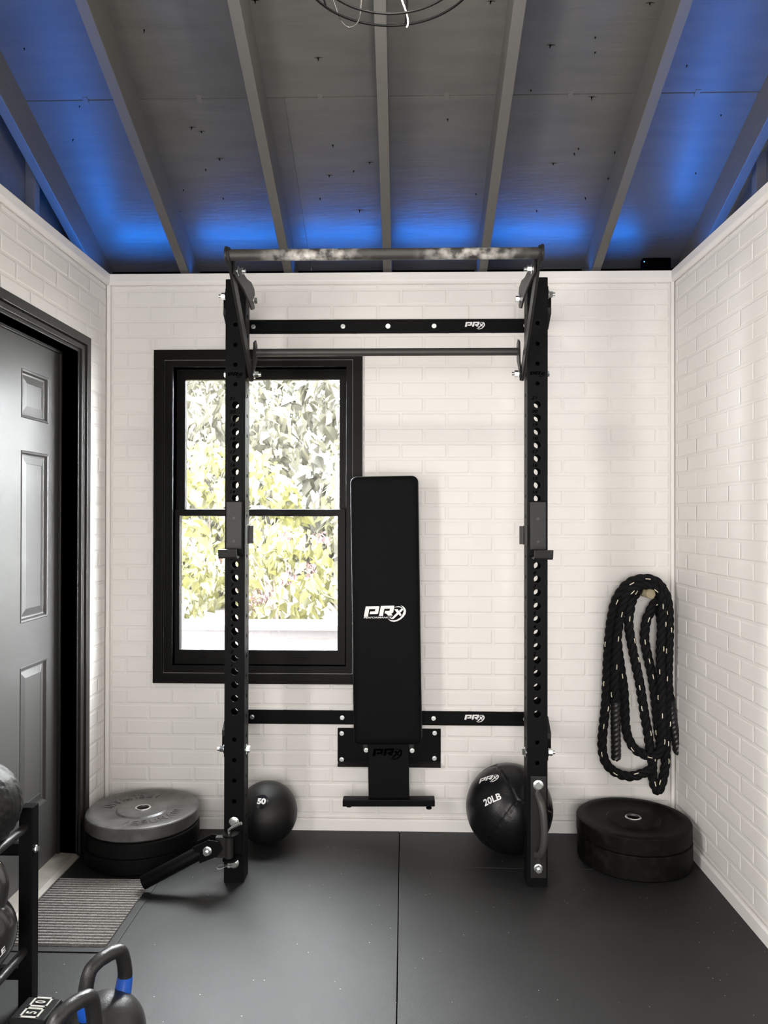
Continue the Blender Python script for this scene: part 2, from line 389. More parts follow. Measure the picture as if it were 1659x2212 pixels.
# ceiling: painted plywood sheets on rafters
ceiling = struct(MB().prism([(.22, ZS-TS*.22+.03), (YR, ZS-TS*YR+.03), (YR, ZS-TS*YR+.06), (.22, ZS-TS*.22+.06)], 0, XL-.3, XR+.3), 'ceiling', 'tar')
def roofz(y, d=0): return (ZS + d - TS*y) if y > YR else (ZS + d - TS*(2*YR-y))
def slab(mb, x0, x1, y0, y1, t=.014):
    return mb.prism([(y0, roofz(y0)), (y1, roofz(y1)), (y1, roofz(y1)+t), (y0, roofz(y0)+t)], 0, x0, x1)
SEAM = -.648; XS = -.076
for (x0, x1) in ((XL-.16, XS-1.22+.86), (XS-.36+.001, XR+.16)):
    build(slab(MB(), x0, x1, SEAM+.0022, .215), 'plywood_sheet', 'ply', ceiling)
build(slab(MB(), XL-.16, XS+.001, SEAM-1.12, SEAM-.0022), 'plywood_sheet', 'ply', ceiling)
build(slab(MB(), XS+.003, XR+.16, SEAM-1.12, SEAM-.0022), 'plywood_sheet', 'ply', ceiling)
build(slab(MB(), XL-.16, XR+.16, YR, SEAM-1.124), 'plywood_sheet', 'ply', ceiling)
build(slab(MB(), XL-.16, XR+.16, 2*YR-.5, YR), 'plywood_sheet', 'ply', ceiling)
RX = [-.980, -.517, -.075, .347, .845]
dv = ZS - ZB
def rafter(xc, name='rafter'):
    for (ya, yb) in ((.20, YR), (2*YR-.5, YR)):
        build(MB().prism([(ya, roofz(ya)-dv), (yb, roofz(yb)-dv), (yb, roofz(yb)-.0005), (ya, roofz(ya)-.0005)], 0, xc-.019, xc+.019), name, 'rafter', ceiling, bevel=.002)
for x in RX + [-1.397, 1.279]: rafter(x)
build(MB().box(XL-.14, XR+.14, YR-.018, YR+.018, roofz(YR)-.22, roofz(YR)-.001), 'ridge_board', 'rafter', ceiling)
xs = [-1.378] + [x for r in RX for x in (r-.019, r+.019)] + [1.26]
for i in range(0, len(xs), 2):               # blocking between the rafters over the back wall, clips on the sheet joint
    build(MB().box(xs[i], xs[i+1], .185, .198, HW-.1, roofz(.19)-.003), 'blocking', 'deep', ceiling)  # near-black colour puts the eave's shade into these boards
    xm = (xs[i]+xs[i+1])/2 + random.uniform(-.03, .03)
    build(MB().prism([(SEAM-.013, roofz(SEAM-.013)-.0025), (SEAM+.013, roofz(SEAM+.013)-.0025), (SEAM+.013, roofz(SEAM+.013)+.004), (SEAM-.013, roofz(SEAM-.013)+.004)], 0, xm-.009, xm+.009), 'sheathing_clip', 'rafter', ceiling)
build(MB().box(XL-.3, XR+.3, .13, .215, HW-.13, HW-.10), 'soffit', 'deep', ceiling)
build(MB().box(XL-.3, XR+.3, .2, .215, HW-.13, roofz(.215)+.005), 'fascia', 'rafter', ceiling)
build(MB().box(XL-.14, XR+.14, YF-.1, YF-.06, HW, roofz(YF)+.02), 'blocking', 'rafter', ceiling)
nb = MB()                                    # nail tips poking through the deck
for i in range(64):
    x = random.uniform(-1.3, 1.2); y = random.uniform(-1.25, -.08); z = roofz(y)
    a = random.uniform(0, 2*PI); l = random.uniform(.006, .013); dx, dy = math.cos(a)*l, math.sin(a)*l*.6
    nb.add([(x-.003, y, z), (x+.003, y, z), (x, y+.004, z), (x+dx*.3, y+dy*.3, z-.009-random.random()*.006)], [(0, 1, 3), (1, 2, 3), (2, 0, 3)])
    if i % 3 == 0:
        nb.add([(x-.016, y+.001, z-.0004), (x, y-.005, z-.0015), (x+.018, y, z-.0004), (x, y+.004, z-.0008)], [(0, 1, 2, 3)])
build(nb, 'nail_tips', 'deep', ceiling, kind='stuff')
# black gables above the white side walls, with studs
for s, X, st in ((-1, -1.46, -1.378), (1, 1.36, 1.26)):
    side = 'left' if s < 0 else 'right'
    g = MB().prism([(.19, HW-.06), (.19, roofz(.19)), (YR, roofz(YR)), (2*YR-.3, roofz(2*YR-.3)), (2*YR-.3, HW-.06)], 0, X, X+s*.02)
    gw = struct(g, 'wall_gable_' + side, 'ply')
    for y in (-.47, -.93, -1.39, -1.85):
        x0, x1 = sorted((X-s*.038, X)); build(MB().box(x0, x1, y-.019, y+.019, HW, roofz(y)-dv*.4), 'stud', 'rafter', gw, bevel=.002)
# crown strip, corner strips, baseboards
def crown(side):
    t = [(0, 2.416), (.005, 2.418), (.011, 2.428), (.013, 2.434), (.013, HW), (0, HW)]
    b = MB()
    if side == 'back': b.prism([(-a, z) for a, z in t], 0, XL, XR)
    elif side == 'left': b.prism([(XL+a, z) for a, z in t], 1, YF, -.0005)
    elif side == 'right': b.prism([(XR-a, z) for a, z in t], 1, YF, -.0005)
    return b
CN = {'back': 1, 'left': 2, 'right': 3}
for s in CN: struct(crown(s), 'trim_%d' % CN[s], 'trimwhite')
struct(MB().box(XL, XL+.017, -.017, .003, .05, 2.417), 'trim_4', 'trimwhite', bevel=.003)
struct(MB().box(XR-.015, XR, -.015, .003, .05, 2.417), 'trim_5', 'trimwhite', bevel=.003)
def bb(pts, ax, a0, a1): return MB().prism(pts, ax, a0, a1)
pr = [(0, 0), (.012, 0), (.012, .044), (.007, .051), (0, .052)]
struct(bb([(-a, z) for a, z in pr], 0, XL, XR), 'baseboard_back', 'trimwhite')
struct(bb([(XR-a, z) for a, z in pr], 1, YF, -.013), 'baseboard_right', 'trimwhite')
struct(bb([(XL+a, z) for a, z in pr], 1, -.226, -.013), 'baseboard_left', 'trimwhite')

# ------------------------------------------------------------------ back window
def frame(mb, ax, a0, a1, outer, inner): return grid(mb, ax, a0, a1, outer, [inner])
win = struct(frame(MB(), 1, .0, .14, inset(WIN, -.012), WIN), 'window_1', 'frame')
C2 = (CAS[0]+.042, CAS[1]-.042, CAS[2]+.042, CAS[3]-.042)
build(frame(MB(), 1, -.020, .0033, CAS, C2), 'casing', 'frame', win, bevel=.002)
build(frame(MB(), 1, -.009, .0033, (C2[0]+.003, C2[1]-.003, C2[2]+.003, C2[3]-.003), WIN), 'inner_casing', 'frame', win, bevel=.002)
stp = inset(WIN, .006)
build(frame(MB(), 1, .052, .060, WIN, inset(WIN, .010)), 'parting_bead', 'frame', win)
US = (WIN[0]+.008, WIN[1]-.008, 1.386, WIN[3]-.006); UG = (-.994, -.292, 1.418, 2.006)
us = build(frame(MB(), 1, .062, .092, US, UG), 'upper_sash', 'frame', win, bevel=.0025)
build(MB().box(UG[0]-.004, UG[1]+.004, .075, .079, UG[2]-.004, UG[3]+.004), 'pane', 'glass', us)
LS = (WIN[0]+.004, WIN[1]-.004, WIN[2]+.002, 1.417); LG = (-1.004, -.295, .789, 1.388)
ls = build(frame(MB(), 1, .014, .048, LS, LG), 'lower_sash', 'frame', win, bevel=.0025)
build(MB().box(LG[0]-.004, LG[1]+.004, .029, .033, LG[2]-.004, LG[3]+.004), 'pane', 'glass', ls)
scm = bpy.data.materials.new('haze_screen_mesh'); scm.use_nodes = True; N_ = scm.node_tree.nodes; N_['Principled BSDF'].inputs['Base Color'].default_value = (.032, .031, .029, 1); t_ = N_.new('ShaderNodeBsdfTransparent'); x_ = N_.new('ShaderNodeMixShader'); x_.inputs[0].default_value = .78
scm.node_tree.links.new(N_['Principled BSDF'].outputs[0], x_.inputs[1]); scm.node_tree.links.new(t_.outputs[0], x_.inputs[2]); scm.node_tree.links.new(x_.outputs[0], N_['Material Output'].inputs[0]); M['screen'] = scm
build(MB().box(WIN[0]+.001, WIN[1]-.001, .118, .119, WIN[2]+.001, WIN[3]-.001), 'haze_screen', 'screen', win)  # translucent screen added to haze the garden view
lk = MB().box(-.672, -.606, .02, .045, 1.417, 1.424); lk.lathe([(.012, 1.424), (.012, 1.432), (.009, 1.434)], c=(-.64, .033, 0), n=16); lk.box(-.69, -.64, .026, .036, 1.428, 1.434)
build(lk, 'sash_lock', 'zinc', ls, smooth=40)
for xc in (-.92, -.462):
    b = MB(); n = 12; pts = [(xc+.036*math.cos(PI*k/n), .752-.012*math.sin(PI*k/n)+.004) for k in range(n+1)]
    b.prism(pts, 1, .004, .0145); build(b, 'finger_lift', 'frame', ls, bevel=.0015)

# ------------------------------------------------------------------ side window, and glazed doors added behind the camera for the front fill
w2 = struct(frame(MB(), 0, XL-.14, XL, inset(W2, -.001), inset(W2, .03)), 'window_2', 'frame')
build(frame(MB(), 0, XL, XL+.018, inset(W2, -.08), W2), 'casing', 'frame', w2)
ym = (W2[0]+W2[1])/2
s2 = build(frame(MB(), 0, XL-.07, XL-.04, inset(W2, .03), inset(W2, .065)), 'sash', 'frame', w2)
build(MB().box(XL-.057, XL-.053, W2[0]+.06, W2[1]-.06, W2[2]+.06, W2[3]-.06), 'pane', 'glass', s2)
build(MB().box(XL-.050, XL-.047, W2[0]+.031, W2[1]-.031, W2[2]+.031, W2[3]-.031), 'sky_blocking_sheet', 'sky_block', w2)  # unseen sheet added to keep sky light out
d2 = struct(frame(MB(), 1, YF-.14, YF, inset(W3, -.001), (W3[0]+.03, W3[1]-.03, .02, W3[3]-.03)), 'added_door', 'frame')
for (a, b_) in ((W3[0]+.03, -.101), (-.099, W3[1]-.03)):
    lf = build(frame(MB(), 1, YF-.08, YF-.04, (a, b_, .02, W3[3]-.03), (a+.07, b_-.07, .22, W3[3]-.1)), 'door_leaf', 'frame', d2)
    build(MB().box(a+.066, b_-.066, YF-.062, YF-.058, .216, W3[3]-.096), 'pane', 'glass', lf)

build(MB().box(W3[0]+.031, W3[1]-.031, YF-.030, YF-.027, .021, W3[3]-.031), 'sky_blocking_sheet', 'sky_block', d2)  # added here too, so the sky enters by the back window only

# ------------------------------------------------------------------ six-panel door in the left wall
door = struct(MB().box(XL-.145, XL-.13, DOOR[0]-.3, DOOR[1]+.3, 0, 2.3), 'door_1', 'casing')   # weather board behind the leaf
jb = grid(MB(), 0, XL-.13, XL+.001, (DOOR[0]-.018, DOOR[1]+.018, 0, DOOR[3]+.018), [(DOOR[0], DOOR[1], -.1, DOOR[3])])
build(jb, 'jamb', 'casing', door, bevel=.0015)
st = grid(MB(), 0, -1.404, -1.392, (DOOR[0], DOOR[1], 0, DOOR[3]), [(DOOR[0]+.012, DOOR[1]-.012, -.1, DOOR[3]-.012)])
build(st, 'door_stop', 'casing', door, bevel=.0015)
inn = (DOOR[0]-.012, DOOR[1]+.012, -.1, DOOR[3]+.012)
cs = grid(MB(), 0, XL-.002, XL+.019, (DC[0], DC[1], 0, DC[3]), [(DC[0]+.036, DC[1]-.036, -.1, DC[3]-.036)])
build(cs, 'casing', 'casing', door, bevel=.002)
cs = grid(MB(), 0, XL-.002, XL+.011, (DC[0]+.040, DC[1]-.040, 0, DC[3]-.040), [inn])
build(cs, 'inner_casing', 'casing', door, bevel=.002)
LF = -1.405
cols = [(-.622, -.405), (-1.045, -.828)]; rows = [(.262, .828), (.990, 1.628), (1.748, 1.930)]
ph = [(y0, y1, z0, z1) for y0, y1 in cols for z0, z1 in rows]
leaf = build(grid(MB(), 0, LF-.038, LF, (DOOR[0]+.002, DOOR[1]-.002, .012, DOOR[3]-.003), ph), 'door_leaf', 'door', door)
for r in ph:
    b = loops(MB(), 0, [(r, LF), (inset(r, .003), LF+.0025), (inset(r, .009), LF+.0005), (inset(r, .014), LF-.009), (inset(r, .020), LF-.010), (inset(r, .048), LF-.0035), (inset(r, .049), LF-.0045)])
    build(b, 'door_panel', 'door', leaf)
kb = MB().lathe([(.0, .062), (.018, .060), (.027, .048), (.027, .038), (.012, .026), (.011, .008), (.032, .006), (.032, 0)], c=(LF, -1.07, .96), ax=0, n=24)
build(kb, 'door_knob', 'steel2', leaf, smooth=40)
build(MB().prism([(LF-.04, 0), (XL+.012, 0), (XL+.012, .006), (XL-.005, .016), (LF-.04, .022)], 1, DOOR[0], DOOR[1]), 'threshold', 'sill', door, bevel=.001)

# ================================================================== blue cove light on the wall tops
LEDC = (.0, .20, 1.0)
def led(name, label, p0, p1, width, nrm, watts, pieces):
    p0, p1 = Vector(p0), Vector(p1); d = (p1-p0).normalized(); t = thing(name, label, 'light strip', (p0+p1)/2, 'blue strips on the wall tops')
    s = d.cross(Vector(nrm)).normalized() * width/2
    b = MB(); up = Vector(nrm).normalized()*.003
    b.add([p0-s, p0+s, p1+s, p1-s, p0-s+up, p0+s+up, p1+s+up, p1-s+up], [(0,1,2,3),(4,5,6,7),(0,1,5,4),(1,2,6,5),(2,3,7,6),(3,0,4,7)])
    build(b, 'tape', 'led', t)
    for (a, c) in pieces:
        q0 = p0+d*a; q1 = p0+d*c; mid = (q0+q1)/2 + up*1.5
        l = lamp('strip_glow', 'AREA', mid - WLOC[t.name], (0, 0, 0), watts*(c-a), LEDC, shape='RECTANGLE', size=(c-a), size_y=width, spread=math.radians(140))
        z = -Vector(nrm).normalized(); x = d; y = z.cross(x)
        l.rotation_euler = Matrix((x, y, z)).transposed().to_euler(); l.parent = t
    return t
bk = [(xs[i]-(-1.36)+.02 if i else .03, xs[i+1]-(-1.36)-.02) for i in range(0, len(xs), 2)]
bk[-1] = (bk[-1][0], bk[-1][1]-.06)
led('led_strip', 'blue glowing light strip hidden along the top of the wall with the window', (-1.36, .030, HW+.004), (1.25, .030, HW+.004), .010, (0, -.30, 1), 3.0, bk)
led('led_strip', 'blue glowing light strip hidden along the top of the wall with the door', (XL-.022, -1.9, HW+.004), (XL-.022, -.05, HW+.004), .010, (.12, 0, 1), 2.4, [(0, 1.85)])
led('led_strip', 'blue glowing light strip hidden along the top of the blank brick side wall', (XR+.030, -1.9, HW+.004), (XR+.030, -.12, HW+.004), .010, (-.12, 0, 1), 3.2, [(0, 1.78)])
p = at(1, .02, 1425, 578)
cb = thing('led_controller', 'small black control box on the wall top in the blue lit corner', 'control box', (p.x, .035, HW))
build(MB().box(p.x-.072, p.x+.05, .02, .06, HW+.0005, HW+.068), 'housing', 'deep', cb, bevel=.003)
build(MB().lathe([(.0022, .0), (.0022, -.002), (0, -.003)], c=(p.x-.068, .02, HW+.05), ax=1, n=10), 'indicator', 'led', cb)

# ================================================================== squat rack
RY, RL, RW = -.5027, -.6792, .0762           # front of the uprights, outer left face, tube size
RX0 = (RL, RL+1.219-RW)
rack = thing('squat_rack', 'tall black steel wall-mounted squat rack with pull-up bars and numbered uprights', 'squat rack', (RL+.61, RY+.04, 0))
def perforated(mb, ax, a0, a1, w0, w1, z0, z1, holes, n=20):
    """plate across axis ax between a0 and a1, spanning w0..w1 and z0..z1, with round holes (z, r) on its centre line"""
    wc = (w0+w1)/2
    def P(w, z, a): q = [w, z]; q.insert(ax, a); return q
    hs = sorted(holes); cuts = []
    half = [min(.024, (w1-w0)/2)]*len(hs)
    zc = z0
    def quad(za, zb):
        if zb-za > 1e-5: mb.add([P(w, z, a) for a in (a0, a1) for w, z in ((w0, za), (w1, za), (w1, zb), (w0, zb))], [(0,1,2,3),(7,6,5,4),(0,4,5,1) if za == z0 else (1,5,6,2),(1,5,6,2),(3,0,4,7)] + ([(2,6,7,3)] if zb == z1 else []))
    for i, (z, r) in enumerate(hs):
        lo = z-.0254 if i == 0 or z-hs[i-1][0] > .0509 else (z+hs[i-1][0])/2
        hi = z+.0254 if i == len(hs)-1 or hs[i+1][0]-z > .0509 else (z+hs[i+1][0])/2
        quad(zc, lo)
        ring = []; bord = []
        for k in range(n):
            a = 2*PI*(k+.5)/n; c, s = math.cos(a), math.sin(a)
            ring.append((wc+r*c, z+r*s))
            t = min(((w1-w0)/2)/abs(c) if abs(c) > 1e-6 else 9, ((hi-z) if s > 0 else (z-lo))/abs(s) if abs(s) > 1e-6 else 9)
            bord.append((wc+t*c, z+t*s))
        # snap border points nearest the corners onto them
        for cw, cz in ((w0, lo), (w1, lo), (w1, hi), (w0, hi)):
            j = min(range(n), key=lambda q: (bord[q][0]-cw)**2+(bord[q][1]-cz)**2); bord[j] = (cw, cz)
        vs_ = [P(w, q, a) for a in (a0, a1) for w, q in ring+bord]; N2 = 2*n; fs = []
        for k in range(n):
            j = (k+1) % n
            fs += [(k, j, n+j, n+k), (N2+n+k, N2+n+j, N2+j, N2+k), (k, N2+k, N2+j, j)]
            if abs(bord[k][0]-bord[j][0]) < 1e-6: fs.append((n+k, n+j, N2+n+j, N2+n+k))
        mb.add(vs_, fs); zc = hi
    quad(zc, z1)
    return mb
Z1, P2, P3 = .7965, .0506, .0767
big = [(Z1+(n-1)*P2, .0138) for n in range(-2, 22)]
small = [(2.114, .0084), (2.037, .0084), (1.962, .0084), (1.887, .0084), (.539, .0084), (.462, .0084), (.384, .0084), (.306, .0084), (.228, .0084), (.15, .0084), (.073, .0084)]
side_h = [(.16+P3*k, .0078) for k in range(27) if .16+P3*k < 2.2]
HT = 2.286
for X in RX0:
    t = .0048
    up = MB(); perforated(up, 1, RY, RY+t, X, X+RW, 0, HT, big+small); perforated(up, 1, RY+RW-t, RY+RW, X, X+RW, 0, HT, big+small)
    perforated(up, 0, X, X+t, RY+t, RY+RW-t, 0, HT, side_h, 12); perforated(up, 0, X+RW-t, X+RW, RY+t, RY+RW-t, 0, HT, side_h, 12)
    up.box(X+.002, X+RW-.002, RY+.002, RY+RW-.002, HT-.004, HT+.002)
    u_ = build(up, 'upright', 'steel', rack)
    for n in range(1, 22): build(text(MB(), str(n), (X+.026, RY-.0003, Z1+(n-1)*P2+.0235), .0165, .25, .0004, 1.35), 'cut_number', 'deep', u_)  # flat black figures paint in the dark inside the cut-outs
    lg = logo(MB(), (X+.037, RY-.0002, 1.922), .056, .0002, tagline=False); build(lg, 'cut_logo', 'deep', u_)
# wall rails
for z in (2.2285, .4965):
    rl = build(MB().box(-.712, .575, -.0065, .003, z-.0308, z+.0308), 'wall_rail', 'steel', rack, bevel=.001)
    for x in (-.671, -.2715, -.072, .132, .535): bolt(rl, (x, -.0065, z))
    build(logo(MB(), (.312, -.0068, z+.001), .089, .0003, tagline=False), 'logo', 'print', rl, label='white lettered logo')
# folding brackets between wall rails and uprights
for X, s in ((RX0[0], -1), (RX0[1], 1)):
    xo = X-.0012 if s < 0 else X+RW+.0012     # the arms stand just outside the uprights
    for z, e in ((2.2285, 1), (.4965, -1)):
        x0, x1 = sorted((xo+s*.0065, xo+s*.031))
        br = build(MB().box(x0, x1, -.405, -.0068, z-.028, z+.028), 'bracket', 'steel', rack, bevel=.003)
        b = MB(); pts = [(-.36, z-.05), (-.36, z+.05), (-.45, z+.052), (-.478, z+.03), (-.478, z-.03), (-.45, z-.052)]
        b.prism(pts, 0, *sorted((xo, xo+s*.006))); build(b, 'cheek_plate', 'steel', br, bevel=.001)
        b = MB().prism([(-.34, z-.0285*e), (-.405, z-.0285*e), (-.405, z-.05*e), (-.34, z-.10*e)], 0, x0, x1); build(b, 'gusset', 'steel2', br, bevel=.001)
        yb, zb = RY+.036, z+.004*e
        hx = X+RW+.0005 if s < 0 else X-.0005
        bolt(rack, (xo+s*.0062, yb, zb), '-x' if s < 0 else '+x', NUT, 'nut')
        if e < 0: bolt(rack, (hx, yb, zb), '+x' if s < 0 else '-x', BIG)
# pull-up assembly: two bars on flat arms
BY, BZ = -.832, 2.2655
for X, s in ((RX0[0], -1), (RX0[1], 1)):
    xi = X+RW+.0075 if s < 0 else X-.0075    # inner side of the upright
    a0, a1 = sorted((xi, xi-s*.009))
    def bar(mb, p, q, w, x0=a0, x1=a1):
        p, q = Vector(p), Vector(q); d = (q-p).normalized(); nrm = Vector((-d.y, d.x)); pts = []
        for k in range(7): a = -PI/2+PI*k/6; pts.append(q+(d*math.cos(a)+nrm*math.sin(a))*w/2)
        for k in range(7): a = PI/2+PI*k/6; pts.append(p+(d*math.cos(a)+nrm*math.sin(a))*w/2)
        return mb.prism([tuple(v) for v in pts], 0, x0, x1)
    build(bar(MB(), (RY+.045, 1.93), (BY, BZ), .052), 'long_arm', 'steel2', rack, bevel=.0012)
    b = MB().prism([(BY+.03, 2.212), (BY+.03, 2.262), (-.60, 2.258), (-.52, 2.27), (-.46, 2.262), (-.44, 2.225), (-.455, 2.185), (-.50, 2.17), (-.56, 2.19), (-.66, 2.205)], 0, *sorted((a1-s*.002 if s < 0 else a0-s*.002, (a1 if s < 0 else a0)-s*.009)))
    build(b, 'short_arm', 'steel2', rack, bevel=.0012)
    pl = MB().prism([(RY+.04, 1.905), (RY+.07, 1.95), (-.385, 2.0), (-.385, 2.06), (-.41, 2.075), (-.44, 2.06), (RY+.05, 1.98), (RY+.02, 1.93)], 0, *sorted((a1+.0005 if s < 0 else a0-.0005, (a1 if s < 0 else a0)-s*.007)))
    build(pl, 'bar_plate', 'steel2', rack, bevel=.001)
    xb = (a1 if s < 0 else a0)
    bolt(rack, (xb-s*.009, BY+.075, 2.236), '+x' if s < 0 else '-x', NUT, 'nut')
    bolt(rack, (xb-s*.009, RY+.045, 1.932), '+x' if s < 0 else '-x', NUT, 'nut')
    bolt(rack, (X if s < 0 else X+RW, RY+.045, 1.932), '-x' if s < 0 else '+x', BIG)
    bolt(rack, (xb-s*.009, RY+.035, 2.215), '+x' if s < 0 else '-x', BIG)
    build(MB().lathe([(.029, 0), (.029, s*.0075)], c=(xi-s*.001, BY, BZ), ax=0, n=28), 'end_flange', 'steel2', rack, smooth=40, bevel=.001)
xa, xb = RX0[0]+RW+.0165, RX0[1]-.0165
build(MB().lathe([(.0192, xa), (.0192, xb)], c=(0, BY, BZ), ax=0, n=28), 'pull_up_bar', 'chalk', rack, smooth=40, label='thick black bar with white chalk smears')
build(MB().lathe([(.0150, xa-.002), (.0150, xb+.002)], c=(0, -.405, 2.028), ax=0, n=24), 'cross_bar', 'worn', rack, smooth=40)
# grab handle bolted low on the right upright
X = RX0[1]
hp = build(MB().box(X+.012, X+RW-.006, RY-.007, RY-.0003, .035, .415), 'handle_plate', 'steel2', rack, bevel=.0012)
xc = X+RW/2+.002
pth = [(xc-.002, RY-.005, .352), (xc-.002, RY-.028, .348), (xc+.003, RY-.048, .330), (xc+.009, RY-.058, .295), (xc+.013, RY-.062, .235), (xc+.011, RY-.060, .180), (xc+.004, RY-.050, .145), (xc-.004, RY-.030, .126), (xc-.006, RY-.005, .122)]
def smooth_path(p, k=6):
    p = [Vector(q) for q in p]; out = []
    for i in range(len(p)-1):
        a, b, c, d = p[max(i-1, 0)], p[i], p[i+1], p[min(i+2, len(p)-1)]
        for j in range(k):
            t = j/k; out.append(.5*((2*b)+(c-a)*t+(2*a-5*b+4*c-d)*t*t+(3*b-a-3*c+d)*t**3))
    return out+[p[-1]]
build(MB().tube(smooth_path(pth, 4), .0135, 14), 'grab_handle', 'worn', rack, smooth=50)
bolt(hp, (xc, RY-.007, .382), '-y', BIG); bolt(hp, (xc, RY-.007, .072), '-y', NUT, 'nut')
bolt(rack, (RX0[0]+RW/2, RY, .228), '-y', BIG); bolt(rack, (RX0[0]+RW/2, RY, .073), '-y', BIG)

# ------------------------------------------------------------------ J-cups
def jcup(X, s, label):
    t = thing('j_cup', label, 'barbell holder', (X+RW/2, RY, 1.23), 'barbell holders hooked on the rack')
    x0, x1 = X+.002, X+RW-.003
    build(MB().box(x0, x1, RY-.010, RY-.0006, 1.236, 1.445), 'steel_back', 'steel', t, bevel=.003)
    fp = build(MB().box(x0+.006, x1-.006, RY-.0165, RY-.0102, 1.262, 1.441), 'liner', 'steel2', t, bevel=.002)
    for z in (1.378, 1.292): build(MB().lathe([(.0055, 0), (.0055, -.0012), (.003, -.0012), (.003, -.0004)], c=((x0+x1)/2, RY-.0164, z), ax=1, n=14), 'screw', 'worn', fp)
    xa, xb = (x0-.010, x1-.012) if s < 0 else (x0+.012, x1+.010)
    b = MB().prism([(RY-.006, 1.236), (RY-.006, 1.228), (RY-.064, 1.228), (RY-.072, 1.234), (RY-.078, 1.262), (RY-.071, 1.264), (RY-.064, 1.238)], 0, xa, xb)
    build(b, 'hook', 'steel2', t, bevel=.001)
    xi = X+RW+.0006 if s < 0 else X-.0006
    build(MB().box(*sorted((xi, xi-s*.004)), RY-.010, RY+.07, 1.278, 1.352), 'side_plate', 'steel2', t, bevel=.001)
    build(MB().box(*sorted((xi-s*.0045, xi-s*.020)), RY+.058, RY+.0635, 1.280, 1.350), 'tab', 'worn', t, bevel=.001)
jcup(RX0[0], -1, 'black steel barbell cup hooked on the rack upright in front of the window')
jcup(RX0[1], 1, 'black steel barbell cup hooked on the rack upright with the grab handle')

# ------------------------------------------------------------------ landmine swivel on the left upright
lm = thing('landmine_attachment', 'black steel landmine sleeve pinned to the foot of the rack, resting on floor', 'landmine', (-.72, -.58, 0))
xc = RX0[0]+RW/2; yb = RY-.0003
u = MB()
u.box(xc-.030, xc+.030, yb-.006, yb, .095, .210)                        # back plate
for z in (.196, .104):                                                    # two ears, rounded toward the camera
    pts = [(xc-.030, yb-.004)] + [(xc-.004+.028*math.cos(PI+PI*k/8), yb-.046+.028*math.sin(PI+PI*k/8)) for k in range(9)] + [(xc+.030, yb-.004)]
    u.prism(pts, 2, z, z+.006)
build(u, 'yoke', 'steel', lm, bevel=.0008)
sw = MB().lathe([(.017, .112), (.017, .194)], c=(xc-.010, yb-.040, 0), n=24); sw.box(xc-.058, xc-.014, yb-.052, yb-.030, .115, .190)
build(sw, 'swivel_barrel', 'steel2', lm, smooth=40)
A = V(xc-.082, yb-.045, .150); B = V(-.955, -.600, .040)                  # tilt bolt and the far end of the sleeve
ck = MB()
for dy in (-.030, .024):
    d = (V(B.x, 0, B.z)-V(A.x, 0, A.z)).normalized(); nrm = V(-d.z, 0, d.x)
    c = V(A.x, 0, A.z); pts = [c-d*.050+nrm*.020, c-d*.050-nrm*.014, c-d*.020-nrm*.034, c+d*.045-nrm*.034, c+d*.045+nrm*.030, c-d*.024+nrm*.034]
    ck.prism([(q.x, q.z) for q in pts], 1, A.y+dy, A.y+dy+.006)
build(ck, 'clevis', 'steel', lm, bevel=.001)
bolt(lm, (A.x, A.y-.030, A.z), '-y', NUT, 'nut')
D = (B-A).normalized()
sl = MB().tube([A+D*.035, A+D*.05, B-D*.002, B], [.024, .0255, .0255, .0245], 28)
build(sl, 'sleeve', 'steel', lm, smooth=45)
pin = [(xc-.010, yb-.040, .075), (xc-.010, yb-.040, .20), (xc-.008, yb-.041, .212), (xc+.000, yb-.044, .222), (xc+.012, yb-.048, .230), (xc+.040, yb-.058, .247)]
build(MB().tube(smooth_path(pin, 4), .0062, 12), 'hitch_pin', 'chrome', lm, smooth=50, label='bright bent steel pin')
cl = [(xc+.006, yb-.046, .084), (xc-.02, yb-.046, .086), (xc-.04, yb-.047, .086), (xc-.052, yb-.048, .080), (xc-.05, yb-.048, .072), (xc-.036, yb-.047, .073), (xc-.02, yb-.046, .080), (xc, yb-.045, .078)]
build(MB().tube(smooth_path(cl, 4), .0014, 6), 'cotter_clip', 'chrome', lm)

# ------------------------------------------------------------------ folding bench on the wall
bench = thing('folding_bench', 'long black padded bench folded upright against the brick wall', 'weight bench', (-.07, -.05, .155))
pm = MB().box(-.292, .164, -.0065, .003, .300, .450); mp = build(pm, 'mount_plate', 'steel', bench, bevel=.004)
build(MB().prism([(-.0065, .305), (-.0065, .298), (-.030, .286), (-.032, .291)], 0, -.290, .163), 'mount_lip', 'steel2', mp, bevel=.001)
for q in ((-.273, .427), (-.273, .312), (.137, .432), (.136, .321)): bolt(mp, (q[0], -.0065, q[1]))
T0 = Matrix.Translation((-.0755, 0, .99)) @ Matrix.Rotation(math.radians(-.92), 4, 'Y')
def rrect(w, h, r, n=6):
    out = []
    for cx, cz, a0 in ((w/2-r, h/2-r, 0), (-w/2+r, h/2-r, PI/2), (-w/2+r, -h/2+r, PI), (w/2-r, -h/2+r, 3*PI/2)):
        out += [(cx+r*math.cos(a0+PI/2*k/n), cz+r*math.sin(a0+PI/2*k/n)) for k in range(n+1)]
    return out
def cushion(mb, w, h, r, y0, y1, e=.011):
    rings = []
    for ins, y in ((.004, y1), (0, y1-.006), (0, y0+e), (e*.3, y0+e*.3), (e, y0), (e+.02, y0-.0015)):
        rings.append([(x, y, z) for x, z in rrect(w-2*ins, h-2*ins, max(r-ins, .004))])
    n = len(rings[0]); vs_ = [p_ for q in rings for p_ in q]
    fs = [(i*n+k, i*n+(k+1) % n, (i+1)*n+(k+1) % n, (i+1)*n+k) for i in range(len(rings)-1) for k in range(n)]
    return mb.add(vs_, fs+[list(range(n)), list(range((len(rings)-1)*n, len(rings)*n))])
